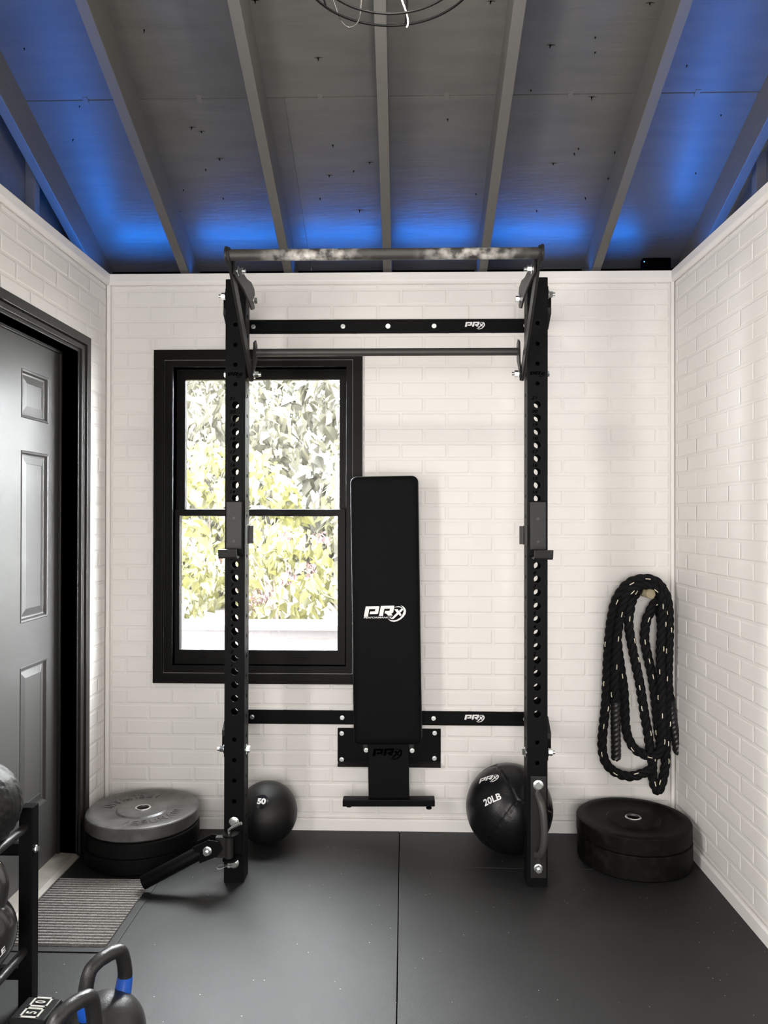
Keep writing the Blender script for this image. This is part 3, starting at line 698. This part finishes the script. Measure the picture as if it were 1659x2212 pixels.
cu = MB(); cu.T = T0; cushion(cu, .286, 1.131, .026, -.170, -.108)
pad = build(cu, 'pad', 'vinyl', bench, smooth=55)
b = MB(); b.T = T0; b.box(-.10, .10, -.1078, -.085, -.45, .45); build(b, 'pad_board', 'steel', bench, bevel=.003)
b = MB(); b.T = T0; b.tube([(x, -.113, z) for x, z in rrect(.288, 1.133, .027)]+[(.144, -.113, 1.133/2-.027)], .0022, 6); build(b, 'piping', 'grip', pad)
g = MB(); logo(g, (0, 0, 0), .178, .0004); g2 = MB(); g2.T = T0
g2.add([(v.x-.004, v.y-.1722, v.z-.013) for v in g.v], g.f); build(g2, 'logo', 'print', pad, label='white lettered logo')
pt0 = at(1, -.125, 840, 1665)
T1 = Matrix.Translation((-.0635, 0, .30)) @ Matrix.Rotation(math.radians(-.9), 4, 'Y')
b = MB(); b.T = T1; b.box(-.087, .087, -.125, -.085, -.118, .145); post = build(b, 'post', 'steel', bench, bevel=.002)
g = MB(); logo(g, (0, 0, 0), .128, .0004, tagline=False); g2 = MB(); g2.T = T1
g2.add([(v.x-.004, v.y-.1252, v.z+.074) for v in g.v], g.f); build(g2, 'cut_logo', 'deep', post)
for s in (-1, 1):
    b = MB(); b.T = T1; b.box(s*.098-.011, s*.098+.011, -.118, -.006, .085, .155); build(b, 'hinge_ear', 'steel2', bench, bevel=.002)
    bolt(bench, (-.0635+s*.098+.002, -.118, .388), '-y', BOLT)
b = MB(); b.T = Matrix.Translation((-.0625, 0, .174)) @ Matrix.Rotation(math.radians(-.7), 4, 'Y'); b.box(-.195, .195, -.152, -.100, -.014, .014)
foot = build(b, 'foot_bar', 'steel', bench, bevel=.003)
build(MB().lathe([(.004, .163), (.005, .154), (.0115, .152), (.0125, .148), (.011, .145)], c=(.108, -.128, 0), n=18), 'levelling_foot', 'steel', foot, smooth=40)
build(MB().lathe([(.004, .163), (.0125, .157), (.0125, .153), (.011, .150)], c=(-.232, -.128, 0), n=18), 'levelling_foot', 'steel', foot, smooth=40)

# ------------------------------------------------------------------ bumper plates
def plate(name, label, c, z0, t, R=.225, letters=False, m_='rubber', seed=0):
    o = thing(name, label, 'weight plate', (c[0], c[1], z0))
    e = .006
    prof = [(.0255, .004), (.105, .004), (.112, .010), (.180, .010), (.190, 0), (R-e, 0), (R, e), (R, t-e), (R-.003, t-.002), (R-e-.004, t), (.190, t), (.183, t-.004), (.122, t-.007), (.108, t-.007), (.100, t-.001), (.062, t), (.034, t-.002), (.0255, t-.002)]
    b = MB().lathe([(r, z0+h) for r, h in prof], c=(c[0], c[1], 0), n=72, closed=True)
    body = build(b, 'disc', m_, o, smooth=35)
    b = MB().lathe([(.0252, z0+t-.006), (.0252, z0+t+.0005), (.0305, z0+t+.0012), (.0325, z0+t-.001), (.0325, z0+t-.004), (.0262, z0+t-.006)], c=(c[0], c[1], 0), n=36, closed=True)
    build(b, 'steel_ring', 'chrome', o, smooth=40)
    if letters:                              # worn raised lettering, too rubbed to read: its strokes
        zt = z0+t-.0072
        def stroke(g, pts, w=.0045):            # pts: (angle deg, radius)
            q = [(c[0]+r*math.cos(math.radians(a)), c[1]+r*math.sin(math.radians(a))) for a, r in pts]
            for p0, p1 in zip(q, q[1:]):
                d = Vector((p1[0]-p0[0], p1[1]-p0[1])).normalized(); n_ = Vector((-d.y, d.x))*w/2
                P_ = [Vector(p0)-d*w/2, Vector(p1)+d*w/2]
                g.prism([tuple(P_[0]-n_), tuple(P_[1]-n_), tuple(P_[1]+n_), tuple(P_[0]+n_)], 2, zt, zt+.0032)
        ri, ro = .134, .170
        for base in (-98, 82):
            S = [[[(0, ro), (3, ri), (7, ro)]], [[(19, ri), (12, ri), (12, ro), (20, ro)], [(12, .152), (17, .152)]], [[(25, ro), (25, ri), (32, ri), (32, .152), (25, .152)], [(28, .152), (33, ro)]],
                 [[(38, ri), (38, .160), (40, ro), (45, ro), (47, .160), (47, ri)]], [[(53, ro), (53, ri), (61, ro), (61, ri)]], [[(67, ro), (71, ri), (75, ro)], [(69, .155), (73, .155)]], [[(81, ri), (81, ro)], [(88, ri), (88, ro)], [(81, .152), (88, .152)]], [[(95, ri), (95, ro)]]]
            for let in S:
                g = MB()
                for st_ in let: stroke(g, [(base+a, r) for a, r in st_])
                build(g, 'raised_letter', m_, body)
    return o
LC = (-1.075, -.25); GP = 'bumper plates stacked by the door'; GR = 'bumper plates stacked under the rope'
plate('bumper_plate', 'black bumper plate with worn raised lettering, topmost of the stack beside the door', LC, .1285, .055, letters=True, m_='sheen_grey')
plate('bumper_plate', 'black bumper plate in the stack beside the door, under the lettered plate', (LC[0]+.004, LC[1]-.004), .064, .064, m_='rubberdark')
plate('bumper_plate', 'bottom black bumper plate of the stack beside the door, lying on floor', (LC[0]-.002, LC[1]), 0, .0635, m_='rubberdark')
RC = (.935, -.243)
plate('bumper_plate', 'plain black bumper plate, upper one of the stack under the battle rope', RC, .0975, .068)
plate('bumper_plate', 'scuffed thick black bumper plate, lower one of the stack under the battle rope', (RC[0]+.003, RC[1]+.002), 0, .097, R=.2245)

# ------------------------------------------------------------------ balls
def on_sphere(mb, polys, C, R, dirn, up, roll=0, eps=.0012):
    d = Vector(dirn).normalized(); x = Vector(up).cross(d).normalized()*1; y = d.cross(x)
    cr, sr = math.cos(roll), math.sin(roll)
    vs_, fs = polys; out = []
    for a, b_ in vs_:
        u_, w_ = a*cr-b_*sr, a*sr+b_*cr
        q = (d*R + x*u_ + y*w_).normalized()*(R+eps); out.append(Vector(C)+q)
    return mb.add(out, fs)
def disc_polys(r, n=28, rings=4):
    vs_ = [(0, 0)] + [(r*j/rings*math.cos(2*PI*k/n), r*j/rings*math.sin(2*PI*k/n)) for j in range(1, rings+1) for k in range(n)]
    fs = [(0, 1+k, 1+(k+1) % n) for k in range(n)] + [(1+j*n+k, 1+(j+1)*n+k, 1+(j+1)*n+(k+1) % n, 1+j*n+(k+1) % n) for j in range(rings-1) for k in range(n)]
    return vs_, fs
def sphere(mb, C, R, f=None, nu=64, nv=40, sz=1):
    prof = []
    vs_ = []; 
    for j in range(nv+1):
        th = PI*j/nv
        for k in range(nu):
            a = 2*PI*k/nu; d = Vector((math.sin(th)*math.cos(a), math.sin(th)*math.sin(a), math.cos(th)))
            r = R*(f(d) if f else 1); q = d*r; q.z *= sz; vs_.append(Vector(C)+q)
    fs = [(j*nu+k, (j+1)*nu+k, (j+1)*nu+(k+1) % nu, j*nu+(k+1) % nu) for j in range(nv) for k in range(nu)]
    return mb.add(vs_, fs)
# slam ball
R = .128; p = at(1, -.142, 577, 1752); C = V(p.x, -.142, R)
sb = thing('slam_ball', 'matt black rubber slam ball with round 50 label, on floor behind rack', 'slam ball', (C.x, C.y, 0))
build(sphere(MB(), C, R), 'ball', 'slam', sb, smooth=80)
q = at(1, C.y-.115, 563, 1731); dr = (V(q.x, C.y-.108, q.z)-C)
lb = build(on_sphere(MB(), disc_polys(.0335), C, R, dr, (0, 0, 1), eps=.0016), 'label', 'label', sb, smooth=80)
v_, f_ = disc_polys(.0355, 28, 6); build(on_sphere(MB(), ([a for a in v_], [x for x in f_ if min(x) >= 1+4*28]), C, R, dr, (0, 0, 1), eps=.0020), 'label_rim', 'slam', lb)
build(on_sphere(MB(), text_polys('50', .030, 0, .0016, 1.15), C, R, dr, (0, 0, 1), eps=.0028), 'number', 'print', lb, label='white number 50')
# wall ball with sewn panels
R = .1785; C = V(at(1, -.195, 1100, 1740).x, -.195, R)
wb = thing('medicine_ball', 'large shiny black sewn medicine ball marked 20LB, behind the rack', 'medicine ball', (C.x, C.y, 0))
cdir = (V(at(1, C.y-.15, 1117, 1725).x, C.y-.165, at(1, C.y-.15, 1117, 1725).z)-C).normalized()   # a corner where three seams meet
rot = cdir.rotation_difference(V(1, 1, 1).normalized()).to_matrix()
rot = Matrix.Rotation(math.radians(20), 3, V(1, 1, 1).normalized()) @ rot
def pan(d):
    a = rot @ d; b_ = sorted((abs(a.x), abs(a.y), abs(a.z)), reverse=True); e = b_[0]-b_[1]
    g = math.exp(-(e/.028)**2)
    w = .0030*math.exp(-(e/.13)**2)*math.sin(38*(b_[2])+5*a.x)
    return 1 - .024*g + w + .010*(min(e, .5)-.2)
build(sphere(MB(), C, R, pan, 200, 130), 'ball', 'ballvinyl', wb, smooth=80)
q = at(1, C.y-.15, 1057, 1724); dr = V(q.x, C.y-.155, q.z)-C
build(on_sphere(MB(), text_polys('20LB', .036, 0, .0009, 1.05), C, R, dr, (0, 0, 1), roll=math.radians(33), eps=.0028), 'marking', 'print', wb, label='white marking 20LB')
q = at(1, C.y-.03, 1046, 1667); dr = V(q.x, C.y-.075, q.z)-C
lv = MB()
for poly in LOGO:
    on_sphere(lv, ([((x-813)*.00009*.9, (525-y)*.00009*.9) for x, y in poly], [list(range(len(poly)))]), C, R, dr, (0, 0, 1), roll=math.radians(35), eps=.0028)
build(lv, 'logo', 'print', wb)

# ------------------------------------------------------------------ battle rope on its peg
hk = at(1, -.115, 1405, 1283)
peg = thing('rope_peg', 'short round wooden peg in the brick wall holding the black rope', 'peg', (hk.x, 0, hk.z))
build(MB().lathe([(.0205, .003), (.0205, -.118), (.018, -.121)], c=(hk.x, 0, hk.z), ax=1, n=24), 'dowel', 'wood', peg, smooth=40)
rope = thing('battle_rope', 'thick black twisted battle rope with cream flecks, looped over a peg', 'rope', (1.03, -.06, .17))
def cp(u_, v_, y): return at(1, y, 1230+u_/4.253, 1220+v_/4.253)
paths = [  # the hanging loops, front to back, in the order the rope runs
 ([(425,1280,-.075),(412,1100,-.078),(425,850,-.08),(445,600,-.08),(480,400,-.08),(540,250,-.09),(660,185,-.095),(790,215,-.095),(855,330,-.085),(850,560,-.08),(838,800,-.078),(845,1100,-.075),(850,1400,-.07),(845,1650,-.065),(790,1760,-.06),(690,1745,-.055),(590,1680,-.05),(525,1540,-.045),(510,1350,-.043),(500,1150,-.04),(470,950,-.04),(440,700,-.038),(450,450,-.035),(520,280,-.035),(650,215,-.035)]),
 ([(668,205,-.050),(612,262,-.060),(572,340,-.078),(552,440,-.085),(545,560,-.082),(575,750,-.075),(610,920,-.07),(650,1120,-.065),(685,1350,-.06),(720,1550,-.055),(745,1720,-.055),(765,1860,-.06),(700,1905,-.06),(560,1945,-.06),(420,1905,-.06),(330,1810,-.06),(300,1660,-.06),(315,1450,-.06),(335,1250,-.06),(345,1000,-.06),(358,750,-.06),(385,500,-.065),(430,320,-.07),(530,180,-.08),(660,128,-.09),(790,150,-.09),(880,260,-.085),(912,420,-.075),(915,650,-.07),(908,900,-.065),(900,1150,-.06),(890,1400,-.055),(885,1650,-.05),(880,1850,-.045),(850,2000,-.045),(808,2080,-.045),(770,1990,-.05),(760,1850,-.045),(765,1700,-.035)]),
 ([(838,285,-.040),(812,335,-.050),(768,372,-.058),(738,440,-.062),(705,520,-.06),(690,680,-.055),(720,850,-.05),(760,1030,-.045),(790,1250,-.04),(815,1500,-.035),(840,1680,-.03)]),
 ([(812,372,-.03),(835,470,-.035),(870,700,-.03),(895,950,-.03),(912,1150,-.03),(930,1270,-.035)]),
]
def twist(mb, path, r=.0205, pitch=.105, step=.007, tracer=None, ph0=0):
    P_ = smooth_path(path, 14); L_ = [0]
    for a, b_ in zip(P_, P_[1:]): L_.append(L_[-1]+(b_-a).length)
    n = int(L_[-1]/step); Q = []; j = 0
    for i in range(n+1):
        s = L_[-1]*i/n
        while j < len(L_)-2 and L_[j+1] < s: j += 1
        t = (s-L_[j])/max(L_[j+1]-L_[j], 1e-9); Q.append(P_[j].lerp(P_[j+1], t))
    a = (Q[1]-Q[0]).orthogonal().normalized(); fr = []
    for i, q_ in enumerate(Q):
        t = (Q[min(i+1, n)]-Q[max(i-1, 0)]).normalized(); a = (a-t*a.dot(t)).normalized(); fr.append((a.copy(), t.cross(a)))
    rs, ro = r*.56, r*.47
    for k in range(3):
        pts = []
        for i, q_ in enumerate(Q):
            w = 2*PI*(i*step/pitch)+ph0+2*PI*k/3; pts.append(q_+(fr[i][0]*math.cos(w)+fr[i][1]*math.sin(w))*ro)
        mb.tube(pts, rs, 9)
        if tracer is not None and k == 0:
            m2 = 4; i0 = 5                   # short cream yarns lying along the rope
            while i0 < n-m2:
                t = (Q[i0+1]-Q[i0]).normalized(); a_ = random.uniform(-1.25, 1.25); f_ = V(math.sin(a_), -math.cos(a_), 0); f_ = (f_-t*f_.dot(t)).normalized()
                tracer.tube([Q[i]+f_*r*(1.0 if i0 < i < i0+m2-1 else .93) for i in range(i0, i0+m2)], .0021, 6)
                i0 += random.randint(10, 17)
rb, tr = MB(), MB()
for i, pth in enumerate(paths): twist(rb, [cp(*q) for q in pth], tracer=tr, ph0=i*1.1)
build(rb, 'strands', 'rope', rope, smooth=60)
build(tr, 'tracer_yarn', 'tracer', rope, kind='stuff')
for pth in ([(425,1260,-.075),(422,1400,-.075),(425,1550,-.075),(428,1700,-.075),(428,1785,-.075)], [(926,1240,-.034),(945,1400,-.040),(965,1530,-.042),(985,1640,-.042),(998,1725,-.042)]):
    g = MB(); twist(g, [cp(*q) for q in pth], r=.0215, pitch=.06)
    b_ = smooth_path([cp(*q) for q in pth], 6); g.tube(b_, .0185, 16)
    build(g, 'grip', 'grip', rope, smooth=60, label='shiny black shrink-wrapped rope end')

# ------------------------------------------------------------------ ribbed door mat
mat_o = thing('door_mat', 'grey ribbed carpet mat with flat rubber border on the floor by the door', 'door mat', (-1.13, -.75, 0))
mx0, mx1, my0, my1 = -1.308, -.925, -.984, -.50
build(MB().box(mx0, mx1, my0, my1, .0004, .0035), 'border', 'floor', mat_o, bevel=.001)
b = MB(); n = 26; y0, y1 = my0+.028, my1-.004; st_ = (y1-y0)/n
prof = [(y0, .0036)]
for i in range(n): prof += [(y0+st_*(i+.08), .0036), (y0+st_*(i+.22), .0108), (y0+st_*(i+.42), .0118), (y0+st_*(i+.62), .0108), (y0+st_*(i+.80), .0036)]
prof.append((y1, .0036)); k = len(prof); x1 = mx1-.026; nx = 30
b.add([(mx0+.006+(x1-mx0-.006)*j/nx, y+.0006*math.sin(j*1.7+i*.9), z) for j in range(nx+1) for i, (y, z) in enumerate(prof)], [(j*k+i, j*k+i+1, (j+1)*k+i+1, (j+1)*k+i) for j in range(nx) for i in range(k-1)])
build(b, 'ribbed_pile', 'carpet', mat_o)

# ------------------------------------------------------------------ storage rack with balls and bells, by the door
sr = thing('storage_rack', 'low black steel storage rack of square posts and round rails by the door', 'storage rack', (-1.13, -1.55, 0))
py = -1.262; px = at(1, py, 55, 1800).x; pz = at(1, py, 55, 1745).z
for x in (px, px-.165):
    for y in (py, py-.80):
        build(MB().box(x-.0195, x+.0195, y, y+.039, 0, pz), 'post', 'steel', sr, bevel=.0025)
for z, xo in ((.505, .0), (.158, .0)):
    for x in (px+xo-.004, px-.150):
        build(MB().tube([(x, py, z), (x, py-.76, z)], .0125, 16), 'rail', 'steel2', sr, smooth=40)
for y in (py, py-.80):
    for z in (.44, .09): build(MB().box(px-.1455, px-.0195, y+.010, y+.030, z-.017, z+.017), 'cross_piece', 'steel', sr, bevel=.002)
bolt(sr, (px+.0195, py+.02, .44), '+x', BOLT)
# textured ball on the upper rails
R = .118; C = V(px-.077, py-.125, .505+.107)
tb = thing('medicine_ball', 'black rubber medicine ball with knobbly tread, on the storage rack', 'medicine ball', (C.x, C.y, C.z-R))
def tread(d):
    la = math.asin(max(-1, min(1, d.y))); lo = math.atan2(d.z, d.x)
    if abs(la) < .16: return .985
    return 1+.007*(1 if (math.sin(lo*26+la*20) > -.3 and math.sin(la*34) > -.45) else -1)
build(sphere(MB(), C, R, tread, 150, 90), 'ball', 'slam', tb, smooth=50)
# kettlebells
def kettlebell(name, label, loc, R, m_, rz=0, band=None, hh=1.0):
    t = thing(name, label, 'kettlebell', loc, 'kettlebells by the storage rack')
    Rm = Matrix.Translation(loc) @ Matrix.Rotation(rz, 4, 'Z')
    prof = [(0, 0), (R*.58, 0), (R*.64, .004)]
    zc = R*.93
    for k in range(3, 22):
        a = -PI/2+PI*k/22
        r = R*math.cos(a); z = zc+R*math.sin(a)
        if z > .012 and (r > R*.30 or a < 0): prof.append((r, z))
    prof.append((0, prof[-1][1]+.002))
    b = MB(); b.T = Rm; b.lathe(prof, n=44); body = build(b, 'body', m_, t, smooth=50)
    hw, z0, zt = R*.62, zc+R*.66, zc+R*1.95*hh
    pth = [(-hw*.80, 0, z0-.012), (-hw*.98, 0, z0+R*.30), (-hw*1.02, 0, z0+R*.62), (-hw*.82, 0, zt-.014), (-hw*.42, 0, zt), (0, 0, zt+.002), (hw*.42, 0, zt), (hw*.82, 0, zt-.014), (hw*1.02, 0, z0+R*.62), (hw*.98, 0, z0+R*.30), (hw*.80, 0, z0-.012)]
    P_ = smooth_path(pth, 5); n = len(P_); rr = [R*(.175+.055*abs(2*i/(n-1)-1)**3) for i in range(n)]
    b = MB(); b.T = Rm; b.tube(P_, rr, 18); hd = build(b, 'handle', m_, t, smooth=60)
    if band:
        for s in (0, 1):
            i0 = 3 if s == 0 else n-9
            b = MB(); b.T = Rm; b.tube(P_[i0:i0+6], [q*1.035 for q in rr[i0:i0+6]], 18); build(b, 'colour_band', band, hd, smooth=60, label='blue painted band')
    return t, body, Rm, zc
kx = at(1, -1.495, 228, 2160).x; kx2 = at(1, -1.712, 158, 2200).x
kettlebell('kettlebell', 'black kettlebell with blue bands on its handle, on floor before the rack', (kx, -1.495, 0), .098, 'iron', math.radians(62), 'blue')
kettlebell('kettlebell', 'black kettlebell standing between the blue-banded one and the dumbbell', (kx2, -1.712, 0), .098, 'iron', math.radians(64), 'blue', hh=1.09)
t, body, Rm, zc = kettlebell('kettlebell', 'glossy black kettlebell resting on the lower rails of the storage rack', (px-.078, py-.125, .1715), .108, 'kettle', math.radians(10), hh=.9)
g = MB(); on_sphere(g, text_polys('KETTLE', .026, .2, .0009, 1.2), Rm @ V(0, 0, zc), .108, (.85, -.75, -.42), (0, 0, 1), roll=math.radians(24), eps=.002); build(g, 'lettering', 'print', body)
# hex dumbbell with a framed number
dc = at(2, .1525, 79, 2177)
db = thing('dumbbell', 'black rubber hexagonal dumbbell with framed number 50, on floor before the rack', 'dumbbell', (dc.x, dc.y-.1, 0))
Rm = Matrix.Translation((dc.x, dc.y, 0)) @ Matrix.Rotation(math.radians(-4), 4, 'Z')
def hexr(r): return [(r*math.cos(PI/3*k), r*math.sin(PI/3*k)+.0765) for k in range(6)]
for s in (-1, 1):
    b = MB(); b.T = Rm; n = 6; rings = []
    for q, r in ((.150, .078), (.144, .088), (.060, .088), (.044, .060)): rings.append([(x, -(s*q+.105), z) for x, z in hexr(r)])
    vs_ = [q for w in rings for q in w]
    b.add(vs_, [(i*n+k, i*n+(k+1) % n, (i+1)*n+(k+1) % n, (i+1)*n+k) for i in range(3) for k in range(n)]+[list(range(n)), list(range(3*n, 4*n))])
    hd = build(b, 'head', 'rubberdark', db, bevel=.003)
    if s < 0:
        zt = .0765+.088*math.sin(PI/3)+.0004
        for ch, cy in (('5', -.021), ('0', .021)):
            fr = MB(); fr.T = Rm; x0, x1 = -.024, .024
            for bx in ((x0, x1, cy-.019, cy-.014), (x0, x1, cy+.014, cy+.019), (x0, x0+.005, cy-.019, cy+.019), (x1-.005, x1, cy-.019, cy+.019)): fr.box(bx[0], bx[1], bx[2], bx[3], zt, zt+.0015)
            build(fr, 'number_frame', 'label2', hd)
            nm = MB(); nm.T = Rm; v_, f_ = text_polys(ch, .036, 0, .001, .9); nm.add([(-b2, cy+a2*.7, zt+.001) for a2, b2 in v_], f_)
            build(nm, 'number', 'label2', hd)
b = MB(); b.T = Rm; b.tube([(0, -.05, .0765), (0, -.16, .0765)], .016, 16); build(b, 'handle', 'chrome', db, smooth=40)

# ------------------------------------------------------------------ wire pendant under the roof
pd_ = thing('pendant_light', 'round black wire cage pendant lamp hanging under the dark roof', 'pendant lamp', (-.035, -1.60, 2.68))
c0 = V(-.035, -1.60, 2.68)
def ring(R_, z, tx=0, tz=0, r=.0028, n=64, squash=1):
    Mx = Euler((tx, 0, tz)).to_matrix(); pts = [c0+V(0, 0, z)+Mx @ V(R_*math.cos(2*PI*k/n), R_*squash*math.sin(2*PI*k/n), 0) for k in range(n+1)]
    return MB().tube(pts, r, 8, caps=False)
for args in ((.215, 0, 0, 0, .0030), (.185, .012, 0, 0, .0030), (.215, .16, 0, 0, .0028)): build(ring(*args), 'hoop', 'steel', pd_, smooth=60)
for k in range(6):
    a = 2*PI*k/6+.35; ca, sa = math.cos(a), math.sin(a)
    pts = [(.215*ca, .215*sa, 0), (.235*ca, .235*sa, .08), (.215*ca, .215*sa, .16), (.12*ca, .12*sa, .25), (.02*ca, .02*sa, .29)]
    build(MB().tube(smooth_path([c0+V(*q) for q in pts], 5), .0026, 8), 'rib', 'steel', pd_, smooth=60)
p1 = [c0+V(-.150, .150, .03), c0+V(-.130, .185, -.006), c0+V(-.108, .200, -.012), c0+V(-.085, .190, .0), c0+V(-.075, .170, .06), c0+V(-.06, .12, .14)]
build(MB().tube(smooth_path(p1, 6), .0018, 8), 'loose_wire', 'worn', pd_)
p2 = [c0+V(.010, .10, .10), c0+V(.022, .15, .045), c0+V(.040, .185, .012), c0+V(.044, .200, -.004), c0+V(.040, .207, -.010)]
build(MB().tube(smooth_path(p2, 6), .0022, 8), 'curled_wire', 'print', pd_, label='short white curled wire end')
build(MB().lathe([(0, .09), (.022, .10), (.030, .13), (.026, .16), (.014, .19), (.014, .21)], c=c0, n=20), 'bulb', 'bulb', pd_, smooth=60)
pl = lamp('pendant_glow', 'POINT', V(0, 0, .07), (0, 0, 0), 18, (1, .94, .84), shadow_soft_size=.03); pl.parent = pd_
build(MB().lathe([(.018, .205), (.018, .27), (.006, .29)], c=c0, n=20), 'socket', 'steel', pd_, smooth=40)
build(MB().tube([c0+V(0, 0, .28), V(c0.x, c0.y, roofz(c0.y)-.001)], .003, 8), 'cord', 'steel', pd_)

# ================================================================== the garden outside the window
struct(MB().box(-8, 7, .3, 12, -.25, -.1), 'ground_outside', 'ground')
gwl = thing('garden_wall', 'low pale rendered garden wall outside the window', 'garden wall', (-.6, 1.3, -.1))
build(MB().box(-5, 4, 1.22, 1.42, -.1, .70), 'render', 'bed', gwl, bevel=.004)
build(MB().box(-5, 4, 1.19, 1.45, .7005, .735), 'coping', 'bed', gwl, bevel=.004)
struct(MB().box(-6, 5, 1.43, 12, -.1, .60), 'ground_bed', 'ground')
LEAF = [(0, 0, 0), (.28, .30, .05), (0, 1, -.08), (-.28, .30, .05), (0, .42, -.03)]
def foliage(mb, C, rad, n, size, rs):
    for i in range(n):
        while True:
            d = Vector((rs.uniform(-1, 1), rs.uniform(-1, 1), rs.uniform(-1, 1)))
            if .05 < d.length < 1: break
        d = d.normalized()*(d.length**.35)
        p_ = Vector(C)+Vector((d.x*rad[0], d.y*rad[1], d.z*rad[2])); s = size*rs.uniform(.6, 1.35)
        R_ = Euler((rs.uniform(-1.9, -.2), rs.uniform(-.7, .7), rs.uniform(0, 2*PI))).to_matrix()
        mb.add([p_+R_ @ (Vector(q)*s) for q in LEAF], [(0, 1, 4), (1, 2, 4), (2, 3, 4), (3, 0, 4)])
    return mb
def shrub(name, label, C, rad, n, size, m_, seed, cat='shrub', flowers=None, base=.6):
    rs = random.Random(seed); t = thing(name, label, cat, (C[0], C[1], base), 'plants in the raised bed outside')
    fb = build(foliage(MB(), C, rad, n, size, rs), 'foliage', m_, t, kind='stuff')
    b = MB()
    for i in range(6):
        e = V(C[0]+rs.uniform(-.6, .6)*rad[0], C[1]+rs.uniform(-.5, .5)*rad[1], C[2]+rs.uniform(-.2, .6)*rad[2])
        b.tube([V(C[0]+rs.uniform(-.06, .06), C[1]+rs.uniform(-.06, .06), base), V((C[0]+e.x)/2+rs.uniform(-.05, .05), (C[1]+e.y)/2, (base+e.z)/2), e], [.016, .011, .005], 6)
    build(b, 'stems', 'bark', t)
    if flowers:
        fb = MB()
        for i in range(flowers[1]):
            a = rs.uniform(0, 2*PI); d = V(math.cos(a)*rad[0], -abs(math.sin(a))*rad[1], rs.uniform(-.5, .9)*rad[2])*.98
            foliage(fb, Vector(C)+d, (flowers[2],)*3, 22, flowers[2]*.8, rs)
        build(fb, 'flower_heads', flowers[0], t, kind='stuff')
shrub('hydrangea', 'low leafy bush with pale blossom heads behind the garden wall, beside the mauve one', (-1.72, 2.0, .98), (.42, .36, .42), 560, .10, 'leaf', 1, flowers=('bloom', 10, .06))
shrub('hydrangea', 'low leafy bush with mauve flower heads behind the garden wall', (-.86, 2.0, .95), (.40, .36, .40), 560, .10, 'leaf', 2, flowers=('mauve', 9, .05))
shrub('hydrangea', 'low pale leafy bush with white blossom heads in front of the tall pale bush', (.0, 2.0, 1.02), (.40, .36, .44), 560, .10, 'leaf2', 3, flowers=('bloom', 10, .06))
shrub('bush', 'broad yellow-green bush rising behind the low flowering bushes', (-1.62, 3.2, 1.35), (.78, .6, .70), 1500, .12, 'leaf', 4)
shrub('bush', 'tall pale bush at the sunny end of the bed outside', (.02, 3.2, 1.45), (.72, .6, .80), 1600, .12, 'leaf2', 5)
shrub('hedge_tree', 'grey-green tree filling the view behind the garden bushes', (-2.72, 5.0, 1.95), (1.55, .85, 1.4), 4600, .17, 'leaf3', 6, 'tree')
shrub('hedge_tree', 'pale leafy tree overhanging the bed behind the tall sunny bush', (.80, 5.0, 1.95), (1.55, .85, 1.45), 4600, .17, 'leaf2', 7, 'tree')
shrub('hedge_tree', 'distant leafy tree closing the garden behind the grey-green tree', (-1.0, 7.4, 2.0), (3.6, 1.0, 1.75), 6000, .26, 'leaf3', 8, 'tree')
